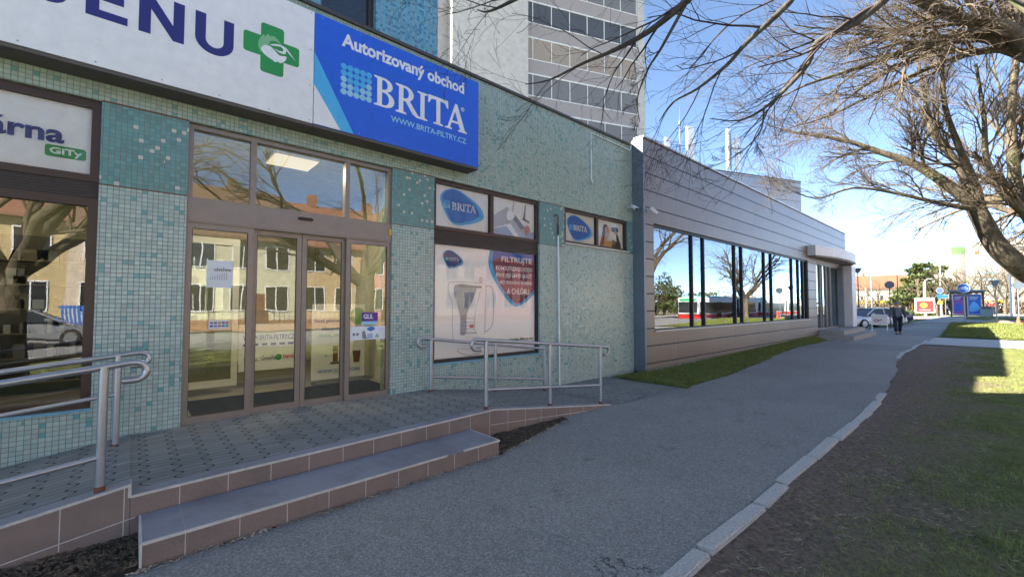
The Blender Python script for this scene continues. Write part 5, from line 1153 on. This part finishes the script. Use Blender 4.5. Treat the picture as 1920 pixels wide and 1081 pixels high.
def place_person(px, depth, label, coat, H=1.7, legs='trousers', rot=0., hairm='hair'):
    b = at(px, depth); p = make_person(label, H, coat, legs, hairm); place(p, b, facing(b)+rot)
place_person(1861, 50, 'distant pedestrian in a red coat to the right of the poster kiosk', 'red', rot=2.8)
place_person(1849, 47, 'distant pedestrian in a brown coat beside the grey bin', 'rust', rot=.9)
place_person(1756, 62, 'distant pedestrian in dark clothes right of the red billboard', 'jacket', rot=2.0)
place_person(1775, 62, 'distant pedestrian in a light coat left of the poster kiosk', 'film_white', rot=1.4)
# sandwich board
b = at(1648, 26.3); t = thing('sign_stand', 'white metal framed board with a parking sign standing at the path edge', 'sign', (0, 0, 0))
m = MB()
for s in (-.36, .36): m.box(s-.02, s+.02, -.02, .02, 0, 1.0)
m.box(-.34, .34, -.02, .02, .96, 1.0); m.box(-.34, .34, -.02, .02, .36, .40)
for s in (-.36, .36): m.box(s-.02, s+.02, -.25, .25, 0, .03)
m.build('frame', 'white', t); m = MB(); m.box(-.34, .34, -.015, .015, .40, .96); m.build('board', 'off_white', t)
shape([circle(-.16, .64, .11, 20), circle(-.16, .64, .08, 20)], 'red', t, 'round_mark', -.02); line([(-.24, .60), (-.08, .68)], .03, 'road_blue', t, 'bar', -.02); line([(-.05, .60), (.10, .70)], .05, 'maroon', t, 'bar', -.021)
place(t, b, facing(b)+.1)
# cars
def make_car(label, paint, group='cars parked and driving around the crossing'):
    t = thing('parked_car', label, 'car', (0, 0, 0), group)      # local: length along x, nose at -x
    secs = []  # x, half width, belt z, bottom z
    prof = [(-2.2, .60, .30, .50), (-2.12, .78, .22, .66), (-1.6, .86, .20, .78), (-.9, .89, .20, .90), (0, .90, .20, .93), (1.0, .90, .20, .95), (1.8, .87, .22, .96), (2.15, .78, .28, .90), (2.22, .66, .36, .70)]
    m = MB(); n = 12; vs = []
    for x, w, z0, z1 in prof:
        for j in range(n):
            a = 2*math.pi*j/n; c, s = math.cos(a), math.sin(a); e = .55
            vs.append((x, w*math.copysign(abs(c)**e, c), (z0+z1)/2+(z1-z0)/2*math.copysign(abs(s)**e, s)))
    fs = [(i*n+j, i*n+(j+1) % n, (i+1)*n+(j+1) % n, (i+1)*n+j) for i in range(len(prof)-1) for j in range(n)]+[tuple(range(n-1, -1, -1)), tuple((len(prof)-1)*n+j for j in range(n))]
    m.add(vs, fs); body = m.build('body', paint, t, True)
    def cab(scale, z0, z1, fr, rr, top):
        q = [(-1.05*1, z0), (1.75, z0), (1.15, z1), (-.25, z1)]
        mm = MB(); a = scale
        v = [(-1.15+fr, -.80*a, z0), (1.80-rr, -.80*a, z0), (1.80-rr, .80*a, z0), (-1.15+fr, .80*a, z0), (-.30, -.60*a, z1), (1.05, -.60*a, z1), (1.05, .60*a, z1), (-.30, .60*a, z1)]
        mm.add(v, [(0, 3, 2, 1), (4, 5, 6, 7), (0, 1, 5, 4), (1, 2, 6, 5), (2, 3, 7, 6), (3, 0, 4, 7)]); return mm
    cab(1, .88, 1.36, 0, 0, 0).build('windows', 'dark_glass', t)
    m = MB(); m.bbox(-.36, 1.10, -.62, .62, 1.345, 1.42, .03)
    for s in (-1, 1):
        m.tube([(-1.10, .80*s, .90), (-.30, .615*s, 1.37)], .03, 6); m.tube([(1.78, .80*s, .92), (1.08, .615*s, 1.37)], .04, 6); m.tube([(.35, .805*s, .90), (.38, .615*s, 1.37)], .025, 6)
    m.build('roof', paint, t, True)
    for x in (-1.38, 1.36):
        for s in (-1, 1):
            mt = Matrix.Translation((x, s*.80, .32)) @ Matrix.Rotation(R_(90), 4, 'X')
            m = MB(); m.lathe([(.20, -.10), (.30, -.10), (.32, -.07), (.32, .07), (.30, .10), (.20, .10)], 20, mt); w = m.build('wheel', 'tyre', t, True)
            m = MB(); m.lathe([(.21, -.104), (.205, .104)], 10, mt); m.build('rim', 'steel', w, True)
    for s in (-1, 1):
        m = MB(); m.bbox(-2.19, -2.05, s*.62-.13, s*.62+.13, .58, .70, .02); m.build('headlight', 'lens', t)
        m = MB(); m.bbox(2.10, 2.21, s*.62-.12, s*.62+.12, .68, .80, .02); m.build('tail_light', 'red', t)
        m = MB(); m.bbox(-.85, -.68, s*.95-.08, s*.95+.08, .92, 1.04, .03); m.build('mirror', paint, t)
    m = MB(); m.box(-2.215, -2.10, -.35, .35, .34, .52); m.build('grille', 'black', t); m = MB(); m.box(-2.22, -2.19, -.25, .25, .42, .50); m.build('number_plate', 'white', t)
    return t
b = at(1630, 30.5); wc = make_car('white saloon car parked beyond the white pillar of the clad building', 'car_white'); place(wc, (b[0], b[1], b[2]), facing(b)+R_(48))
b = at(1648, 36); c2 = make_car('dark blue car parked behind the white saloon', 'car_dark'); place(c2, b, facing(b)+R_(40))
cs = make_car('silver car on the far street at the right edge of the view', 'car_silver'); b = at(1902, 62); place(cs, b, R_(70))
cr = make_car('red car mirrored in the right end of the long window band', 'car_red'); place(cr, (118, -10, 0), R_(185))
cw = copy_tree(wc); place(cw, (70, -14.5, 0), R_(180), 'white car driving on the far lane mirrored in the long window')
cz = copy_tree(cs); place(cz, (-3.2, -13.5, 0), R_(180), 'silver car standing on the street mirrored in the left shop window')
# kiosk
b = at(1813, 42); t = thing('poster_kiosk', 'dark framed shelter with purple and blue illuminated looking posters', 'shelter', (0, 0, 0))
m = MB(); m.bbox(-1.25, 1.25, -.5, 1.6, 2.42, 2.62, .03); m.build('roof', 'sign_back', t)
m = MB()
for x in (-1.1, -.05, 1.1): m.box(x-.06, x+.06, -.06, .06, 0, 2.42)
m.box(-1.04, 1.04, -.06, .06, .12, .2); m.box(-1.04, 1.04, -.06, .06, 2.3, 2.42)
m.build('frame', 'dark_pole', t)
for x in (-1.1, 1.1): m = MB(); m.box(x-.05, x+.05, 1.4, 1.5, 0, 2.42); m.build('rear_post', 'dark_pole', t)
for i, (x0, x1, a, c) in enumerate(((-1.0, -.12, 'poster_pink', 'poster_blue'), (.02, 1.0, 'poster_blue', 'logo_sky'))):
    m = MB(); m.box(x0, x1, -.05, -.03, .2, 2.25); o = m.build('poster_frame', 'film_grey', t)
    shape([[(x0+.08, .28), (x1-.08, .28), (x1-.08, 2.17), (x0+.08, 2.17)]], a, o, 'poster', -.056)
    shape([spline([(x0+.2, .5), (x1-.2, .7), (x1-.25, 1.2), (x0+.4, 1.5), (x0+.15, 1.0)])], c, o, 'print', -.06)
    for k in range(3): line([(x0+.18, 1.95-k*.12), (x1-.2-k*.08, 1.95-k*.12)], .04, 'film_white', o, 'text_line', -.06)
    if i == 0: shape([[(x0+.08, 1.55), (x1-.08, 1.7), (x1-.08, 2.17), (x0+.08, 2.17)]], 'purple', o, 'print', -.0575)
place(t, b, facing(b)+R_(0))
b = at(1849, 40.5); t = thing('litter_bin', 'grey square litter bin beside the poster kiosk', 'bin', (0, 0, 0))
m = MB(); m.bbox(-.42, .42, -.3, .3, .08, 1.0, .04); m.build('body', 'bin_grey', t); m = MB(); m.box(-.45, .45, -.33, .33, 1.0, 1.05); m.box(-.3, .3, -.32, -.3, .8, .92); m.build('lid', 'dark_pole', t); m = MB()
for x in (-.35, .35): m.box(x-.04, x+.04, -.25, .25, 0, .08)
m.build('feet', 'dark_pole', t); place(t, b, facing(b))
# billboard
b = at(1734, 55); t = thing('billboard', 'red poster billboard in a pale frame on a white post', 'billboard', (0, 0, 0))
m = MB(); m.cyl(0, .1, 0, 4.6, .08, 10); m.build('post', 'off_white', t, True); m = MB(); m.bbox(-.95, .95, -.06, .06, .6, 2.55, .03); m.build('frame', 'off_white', t)
m = MB(); m.box(-.78, .78, -.07, -.055, .72, 2.2); m.build('poster', 'red', t); shape([circle(-.1, 1.6, .38, 18)], 'orange', t, 'print', -.074); line([(-.5, 1.0), (.5, 1.0)], .08, 'off_white', t, 'text_line', -.074); line([(-.8, 2.38), (.8, 2.38)], .16, 'orange', t, 'header', -.062)
place(t, b, facing(b))
# poles and lamps
def lamp_post(label, px, depth, ytop, head='cone', mat='galv', r=.05, group='street lamps and masts around the crossing', arm=0):
    b = at(px, depth); H = CAMH-b[2]+(572-ytop)/800*depth; t = thing('street_lamp', label, 'street lamp', (0, 0, 0), group)
    m = MB(); m.tube([(0, 0, -.1), (0, 0, H)], [r*1.3, r*.8], 10); m.build('pole', mat, t, True)
    if head == 'cone': m = MB(); m.lathe([(.08, H), (.12, H+.03), (.30, H+.38), (.36, H+.42), (.05, H+.5)], 14); m.build('lamp_head', 'galv', t, True)
    elif head == 'arm':
        m = MB(); m.tube([(0, 0, H-.05), (arm*.5, 0, H+.15), (arm, 0, H+.15)], .035, 8); m.build('arm', mat, t, True); m = MB(); m.bbox(min(arm, arm*1.35), max(arm, arm*1.35), -.12, .12, H+.1, H+.2, .03); m.build('lamp_head', 'galv', t)
    place(t, b, facing(b)); return t
lamp_post('street lamp with a funnel shaped head behind the clad building corner', 1610, 38, 512, 'cone', 'dark_pole')
lamp_post('pale street lamp with a long arm left of the round sign back', 1635, 60, 505, 'arm', 'galv', .08, arm=-1.6)
lamp_post('thin dark mast rising behind the head of the walking man', 1684, 45, 510, 'none', 'dark_pole', .045)
lamp_post('white mast rising above the upper round blue sign', 1765, 60, 498, 'arm', 'off_white', .09, arm=.4)
lamp_post('short curved lamp left of the blue signs', 1736, 57, 525, 'arm', 'off_white', .045, arm=.6)
lamp_post('tall white lamp mast near the right edge behind the tree limb', 1896, 44, 470, 'none', 'off_white', .08)
lamp_post('second white mast leaning beside the tall lamp mast', 1901, 48, 520, 'none', 'off_white', .08)
lamp_post('slim pale mast behind the parked cars', 1624, 66, 540, 'none', 'off_white', .07)
lamp_post('grey mast mirrored near the middle of the long window band', 1990, 40, 480, 'none', 'galv', .09)
b = at(1868, 27.0); m = MB(); random.seed(4)
m.lathe([(.75, -.05), (.62, .07), (.4, .16), (.2, .2), (.02, .22)], 16, Matrix.Translation((b[0], b[1], b[2]+.06)) @ Matrix.Diagonal((1.5, 1.1, 1, 1)))
mesh_thing(m, 'soil_mound', 'sandbag', 'low mound of straw coloured soil around the foot of the sign pole', 'mound', None, True)
b = at(1908, 26.5); m = MB(); m.box(-.16, .16, -.16, .16, 0, .03, Matrix.Translation((b[0], b[1], b[2]+.06))); m.lathe([(.12, .03), (.03, .42)], 12, Matrix.Translation((b[0], b[1], b[2]+.06)))
mesh_thing(m, 'traffic_cone', 'orange', 'small orange cone standing on the sunny lawn island', 'cone')
# low yellow roofed stop behind everything
b = at(1690, 80); t = thing('bus_terminal', 'long low shelter with a bright yellow fascia behind the square', 'building', (0, 0, 0))
m = MB(); m.bbox(-14, 13, -.2, 4, 1.9, 2.5, .05); m.build('fascia', 'yellow', t)
m = MB(); m.box(-13.8, 12.8, 1, 3.8, .0, 1.9); m.build('rear_wall', 'film_grey', t); m = MB()
for x in np.arange(-13, 13, 2.6): m = MB(); m.box(x, x+1.7, .95, 1.0, .7, 1.8); m.build('window', 'dark_glass', t)
m = MB()
for x in np.arange(-13.6, 13, 3): m.box(x-.08, x+.08, 0, .16, 0, 1.9)
m.build('posts', 'yellow', t); place(t, b, facing(b))
# foliage helpers
def leafball(polys_n, c, rx, ry, rz, size, seed):
    r = np.random.default_rng(seed); u = r.normal(size=(polys_n, 3)); u /= np.linalg.norm(u, axis=1)[:, None]; rad = r.uniform(.35, 1, polys_n)**.5
    p = u*rad[:, None]*np.array([rx, ry, rz]); lump = 1+.22*np.sin(u[:, 0]*5+seed)*np.sin(u[:, 1]*4+seed*2)+.15*np.sin(u[:, 2]*7+seed); p *= lump[:, None]
    return p+np.array(c)
def foliage_mesh(P, size, rs):
    n = len(P); a = rs.normal(size=(n, 3)); a /= np.linalg.norm(a, axis=1)[:, None]; b = np.cross(a, rs.normal(size=(n, 3))); b /= np.linalg.norm(b, axis=1)[:, None]
    s = size*rs.uniform(.5, 1.4, n)[:, None]; V = np.empty((n*4, 3)); V[0::4] = P-a*s; V[1::4] = P-b*s*.5; V[2::4] = P+a*s; V[3::4] = P+b*s*.5
    me = bpy.data.meshes.new('foliage'); me.vertices.add(n*4); me.vertices.foreach_set('co', V.ravel()); me.loops.add(n*4); me.loops.foreach_set('vertex_index', np.arange(n*4)); me.polygons.add(n)
    me.polygons.foreach_set('loop_start', np.arange(0, n*4, 4)); me.polygons.foreach_set('loop_total', np.full(n, 4)); me.update(); return me
def leafy_tree(name, label, loc, clumps, size, mat, H, cat='tree', trunk=True, group=None):
    t = thing(name, label, cat, (0, 0, 0), group); rs = np.random.default_rng(int(loc[0]*7) % 1000)
    P = np.concatenate([leafball(n, c, rx, ry, rz, size, i+int(loc[0])) for i, (c, rx, ry, rz, n) in enumerate(clumps)])
    if trunk:
        m = MB(); m.tube([(0, 0, -.2), (.1, 0, H*.4), (0, .1, H*.9)], [.28, .2, .05], 10)
        for i, (c, rx, ry, rz, n) in enumerate(clumps): m.tube([(0, 0, c[2]*.6), (c[0]*.5, c[1]*.5, c[2]*.85), c], [.12, .08, .03], 6)
        m.build('trunk', 'bark', t, True)
    link(foliage_mesh(P, size, rs), 'crown', mat, t); place(t, loc, random.uniform(0, 6)); return t
def pine(label, px, depth, ytop, w):
    b = at(px, depth); H = CAMH-b[2]+(572-ytop)/800*depth; random.seed(px); cl_ = []
    for i in range(15):
        z = H*random.uniform(.28, .97); rr = w*(1.12-z/H)*1.2+w*.15; a = random.uniform(0, 6.28); d = rr*random.uniform(.2, .9)
        cl_.append(((math.cos(a)*d, math.sin(a)*d, z), w*.36, w*.36, H*.055, 260))
    leafy_tree('pine_tree', label, b, cl_, .22, 'needles', H, group='evergreen trees beyond the square')
pine('dark green pine left of the group behind the red billboard', 1722, 62, 494, 3.0)
pine('broad pine tree behind the red billboard', 1745, 66, 505, 3.4)
pine('tall pine tree left of the pale tower blocks', 1772, 68, 488, 3.2)
pine('low pine tree just above the walking man', 1705, 64, 520, 2.2)
for i, (px, dp, w_, h_, lab, mt_) in enumerate(((1622, 58, 4.5, 1.1, 'olive hedge behind the parked cars', 'shrub'), (1712, 60, 4.0, .9, 'clipped green hedge in front of the yellow shelter', 'shrub'), (1880, 58, 6.0, 1.7, 'brown leafless hedge to the right of the kiosk', 'hedge_tan'), (1790, 66, 5.0, 2.1, 'brown leafless shrubs behind the kiosk', 'hedge_tan'), (1640, 74, 5, 2.6, 'reddish shrubs below the orange roofed house', 'hedge_tan'))):
    b = at(px, dp); leafy_tree('hedge', lab, b, [((x, 0, h_*.5), 1.2, .7, h_*.55, 500) for x in np.arange(-w_/2, w_/2, .9)], .12, mt_, h_, 'hedge', False); bpy.data.objects[-1] if False else None
for o in list(COL.objects):
    if o.name.startswith('hedge') and o.type == 'EMPTY': o.rotation_euler = (0, 0, facing(o.location))
# background bare trees: one small prototype, copied
proto = bare_tree('far_bare_tree', 'distant leafless tree in front of the green topped tower', (0, 0, 0), 9, .16, (), limbs=7, maxl=3, kids=(5, 6, 6, 5), seed=21, group='distant leafless trees', fork=2.0)
b = at(1815, 60); place(proto, b, 1.0, s=1.0)
for px, dp, s_, lab in ((1790, 56, .95, 'distant leafless tree behind the poster kiosk roof'), (1842, 55, 1.0, 'distant leafless tree between the two tower blocks'), (1868, 58, 1.05, 'distant leafless tree behind the triangular sign back'), (1645, 74, .95, 'distant leafless tree above the orange roofed house'), (1700, 70, .8, 'distant leafless tree left of the pines'), (1625, 80, .9, 'distant leafless tree behind the funnel lamp'), (1885, 52, .9, 'distant leafless tree near the tall white mast'), (1757, 58, .85, 'distant leafless tree right of the billboard'), (1905, 64, 1.1, 'distant leafless tree at the far right edge')):
    c = copy_tree(proto); place(c, at(px, dp), random.uniform(0, 6), lab, s=s_)
for x, y, s_, lab in ((83, -19, 1.25, 'large leafless tree mirrored in the middle of the long window'), (62, -24, .8, 'leafless tree mirrored near the bus front'), (105, -24, .8, 'leafless tree mirrored beside the bus rear'), (135, -24, .8, 'leafless tree mirrored at the end of the window band')):
    c = copy_tree(proto); place(c, (x, y, 0), random.uniform(0, 6), lab, s=s_)
# distant buildings
def tower_block(label, px, depth, ytop, w, d, rot, wall, top=None, topmat=None, shade=None):
    b = at(px, depth, 0); H = CAMH+(572-ytop)/800*depth; t = thing('tower_block', label, 'building', (0, 0, 0)); 
    m = MB(); m.box(-w, 0, 0, d, -1, H); m.build('wall', wall, t)
    if top: m = MB(); m.box(-w-.05, .05, -.05, d+.05, H-top, H+.1); m.build('top_band', topmat, t)
    fl = int(H/3)
    for k in range(1, fl):
        for j in np.arange(1.2, d-1, 3.0): m = MB(); m.box(.0, .06, j, j+1.5, k*3-.3, k*3+1.1); m.build('window', 'flat_glass', t)
    place(t, (b[0], b[1], 0), rot); return t
tower_block('pale tower block with a light green top storey', 1833, 190, 461, 8.5, 14, facing(at(1833, 190))+R_(30), 'block_white', 3.2, 'lime')
wb = tower_block('white slab block with an orange emblem behind the tree limb', 1893, 175, 452, 10, 10, facing(at(1893, 175))+R_(14), 'block_white')
L0 = [c for c in wb.children][0]
m = MB(); m.box(-9.3, -8.2, -.12, -.02, 23.0, 24.6); oo = m.build('emblem', 'orange', None); oo.parent = wb
for k in range(3, 8): m = MB(); m.box(-7.5, -1, -.06, 0, k*3, k*3+.9); oo = m.build('window_band', 'pale_blue', None); oo.parent = wb
tower_block('grey office block at the far right behind the limb', 1935, 150, 446, 6, 8, facing(at(1935, 150))+R_(10), 'block_grey', 2.5, 'block_white')  # wall in the office block's own grey
def house(label, x0, x1, yf, yb, eave, ridge, wall, roof, wins, name='house', plinth=.7, door=None, flip=1, axis='x', group=None, rot=0, loc=None):
    t = thing(name, label, 'building', ((x0+x1)/2, yf, 0) if loc is None else (0, 0, 0), group)
    m = MB(); m.box(x0, x1, min(yf, yb), max(yf, yb), -.2, eave); m.build('wall', wall, t)
    s = 1 if yb < yf else -1
    m = MB(); m.box(x0-.002, x1+.002, yf-.02 if s > 0 else yf-.03, yf+.03 if s > 0 else yf+.02, -.2, plinth); m.build('plinth', 'plinth', t)
    ym = (yf+yb)/2; oy = .45*s
    m = MB()
    v = [(x0-.1, yf+oy, eave-.02), (x1+.1, yf+oy, eave-.02), (x1+.1, ym, ridge), (x0-.1, ym, ridge), (x0-.1, yb-oy, eave-.02), (x1+.1, yb-oy, eave-.02)]
    v2 = [(a, b_, c+.16) for a, b_, c in v]
    m.add(v+v2, [(6, 7, 8, 9), (9, 8, 11, 10), (1, 0, 3, 2), (2, 3, 4, 5), (0, 1, 7, 6), (4, 10, 11, 5), (0, 6, 9, 3), (3, 9, 10, 4), (1, 2, 8, 7), (2, 5, 11, 8)])
    m.build('roof', roof, t)
    m = MB(); m.add([(x0, yf, eave-.03), (x0, ym, ridge), (x0, yb, eave-.03)], [(0, 1, 2)]); m.add([(x1, yf, eave-.03), (x1, ym, ridge), (x1, yb, eave-.03)], [(0, 2, 1)]); m.build('gable', wall, t)
    m = MB(); m.box((x0+x1)/2-.3, (x0+x1)/2+.3, ym-.3, ym+.3, ridge-.4, ridge+.9); m.build('chimney', roof, t)
    for (wx, wz, ww, wh) in wins:
        m = MB(); y0, y1 = (yf, yf+.05) if s > 0 else (yf-.05, yf)
        m.box(wx-ww/2-.06, wx-ww/2, y0, y1, wz-.06, wz+wh+.06); m.box(wx+ww/2, wx+ww/2+.06, y0, y1, wz-.06, wz+wh+.06); m.box(wx-ww/2, wx+ww/2, y0, y1, wz-.06, wz); m.box(wx-ww/2, wx+ww/2, y0, y1, wz+wh, wz+wh+.06); m.box(wx-.03, wx+.03, y0, y1, wz, wz+wh)
        f = m.build('window', 'white', t); m = MB(); m.box(wx-ww/2, wx-.031, y0, y0+.02 if s > 0 else y1, wz, wz+wh); m.box(wx+.031, wx+ww/2, y0, y0+.02 if s > 0 else y1, wz, wz+wh)
        m.build('pane', 'dark_glass', f)
    if door: m = MB(); dx, dw = door; m.box(dx-dw/2, dx+dw/2, yf if s > 0 else yf-.04, yf+.04 if s > 0 else yf, .0, 2.3); m.build('door', 'rust', t)
    return t
GH = 'row houses across the street seen only as reflections'
def W2(xs, w=1.2): return [(x, 1.3, w, 1.5) for x in xs]+[(x, 4.0, w, 1.4) for x in xs]
house('ochre two storey row house mirrored in the left shop window', -10, -2.6, -20, -29, 5.9, 9.6, 'house_ochre', 'roof_tile', W2((-8.3, -5.6, -3.9)), group=GH, door=(-7, 1))
house('cream two storey row house with blue gate mirrored in the left shop window', -2.6, 1.9, -20, -29, 5.7, 9.4, 'house_cream', 'roof_brown', W2((-1.4, .7)), group=GH)
house('pale yellow row house mirrored in the left door leaves', 1.9, 8.4, -20, -29, 5.8, 9.8, 'house_yellow', 'roof_brown', W2((3.0, 5.2, 7.2)), group=GH, door=(6.2, 1))
house('orange row house mirrored in the third door leaf', 8.4, 12.8, -20, -29, 5.7, 9.5, 'house_orange', 'roof_tile', W2((9.6, 11.6)), group=GH)
house('pink row house mirrored in the rightmost door leaf', 12.8, 17.5, -20, -29, 5.9, 9.6, 'house_pink', 'roof_tile', W2((14, 16.2)), group=GH, door=(15.1, 1))
house('cream row house mirrored in the big window poster', 17.5, 24, -20, -29, 5.6, 9.3, 'house_cream', 'roof_brown', W2((18.8, 21, 23)), group=GH)
house('salmon row house mirrored faintly in the window poster', 24, 31, -20, -29, 5.8, 9.6, 'house_pink', 'roof_tile', W2((25.5, 27.7, 29.8)), group=GH)
house('yellow row house mirrored beside the poster edge', 31, 38, -20, -29, 5.8, 9.5, 'house_yellow', 'roof_tile', W2((32.5, 34.7, 36.8)), group=GH)
house('pale yellow villa with red hipped roof mirrored at the left end of the long window', 50, 60, -24, -33, 7.4, 11.5, 'house_cream', 'roof_red', [(52, 1.5, 1.2, 1.5), (56, 1.5, 1.2, 1.5), (52, 4.6, 1.2, 1.5), (56, 4.6, 1.2, 1.5), (58.6, 4.6, 1.2, 1.5)], group=GH)
leafy_tree('evergreen_tree', 'round evergreen tree mirrored next to the red roofed villa', (64, -24, 0), [((0, 0, 3.6), 2.4, 2.4, 2.6, 1500), ((1.5, 0, 2.4), 2, 2, 2, 900), ((-1, .5, 2), 2, 2, 1.8, 900)], .22, 'needles', 6)
leafy_tree('evergreen_tree', 'low evergreen bushes mirrored above the bus roof', (78, -26, 0), [((x, 0, 1.8), 2.4, 2, 2.2, 700) for x in range(-6, 7, 3)], .22, 'shrub', 4)
hb = at(1640, 105); h = house('long low house with an orange tiled roof on the left horizon', -13, 9, 0, 9, 4.6, 8.0, 'house_cream', 'roof_red', [(x, 1.6, 1.3, 1.4) for x in range(-11, 9, 3)], loc=1); place(h, (hb[0], hb[1], 1.0), facing(hb)); 
white_off = tower_block('white terraced office block mirrored in the entrance glazing', 1700, 10, 300, 14, 6, 0, 'block_white'); place(white_off, (170, -52, 0), 0)
fb = thing('garden_fence', 'blue slatted garden fence mirrored low in the left shop window', 'fence', (-1, -17.6, .1))
m = MB(); m.box(-2.6, 1.6, -17.62, -17.58, 1.45, 1.55); m.box(-2.6, 1.6, -17.62, -17.58, .4, .48); m.build('rail', 'fence_blue', fb); m = MB()
for x in np.arange(-2.5, 1.6, .14): m.box(x, x+.09, -17.58, -17.56, .2, 1.6)
m.build('slats', 'fence_blue', fb)
fb = thing('garden_fence', 'dark wire fence mirrored in front of the yellow and orange houses', 'fence', (8, -17.6, .1))
m = MB(); m.box(2, 17, -17.62, -17.58, 1.2, 1.24); m.box(2, 17, -17.62, -17.58, .5, .54); m.build('rail', 'dark_pole', fb); m = MB()
for x in np.arange(2, 17, .3): m.box(x, x+.03, -17.61, -17.59, .1, 1.3)
m.build('bars', 'dark_pole', fb); m = MB(); m.box(2, 17, -17.7, -17.5, .05, .45); m.build('base_wall', 'plinth', fb)
# bus (two segments, articulated) mirrored in the window band
bus = thing('city_bus', 'white and red articulated city bus on the near lane mirrored in the long window', 'bus', (0, 0, 0))
def bus_part(x0, x1, front):
    m = MB(); m.bbox(x0, x1, -1.27, 1.27, .95, 3.05, .12); m.build('body', 'white', bus)
    m = MB(); m.bbox(x0+.01, x1-.01, -1.275, 1.275, .28, .98, .08); m.build('skirt', 'red', bus)
    m = MB()
    for s in (-1, 1):
        x = x0+.5
        while x < x1-1.3: m = MB(); m.box(x, x+1.25, s*1.285-.02, s*1.285+.02, 1.15, 2.45); m.build('window', 'dark_glass', bus); x += 1.32
    if front: m = MB(); m.box(x0-.02, x0+.05, -1.1, 1.1, 1.2, 2.5); m.build('windscreen', 'dark_glass', bus)
    for x in ((x0+2.6, x1-3.0) if front else (x1-3.0,)):
        for s in (-1, 1):
            m = MB(); m.lathe([(.2, -.14), (.46, -.14), (.48, -.1), (.48, .1), (.46, .14), (.2, .14)], 18, Matrix.Translation((x, s*1.16, .48)) @ Matrix.Rotation(R_(90), 4, 'X')); m.build('wheel', 'tyre', bus, True)
bus_part(-9, 2.5, True); bus_part(3.6, 10.5, False)
m = MB()
for k in range(6): m.bbox(2.5+k*.18, 2.64+k*.18, -1.2, 1.2, .5, 2.95, .04)
m.build('bellows', 'rubber', bus); m = MB(); m.box(-9.03, -9.0, -.9, .9, 2.62, 2.88); m.build('destination_display', 'display_green', bus)
for x in (-7.9, -3.2, 1.2, 6.3): m = MB(); m.box(x-.55, x+.55, 1.276, 1.31, .45, 2.5); m.build('door', 'dark_glass', bus)
m = MB(); m.box(-8.6, 2.2, -.9, .9, 3.05, 3.25); m.build('roof_unit', 'pale_blue', bus); m = MB(); m.box(4.2, 9.5, -.9, .9, 3.05, 3.2); m.build('roof_unit', 'pale_blue', bus)
place(bus, (59, -13.2, -.5), 0)
b2 = copy_tree(bus); place(b2, (81, -13.6, -.5), 0, 'second white and red city bus standing behind the first in the mirrored view')
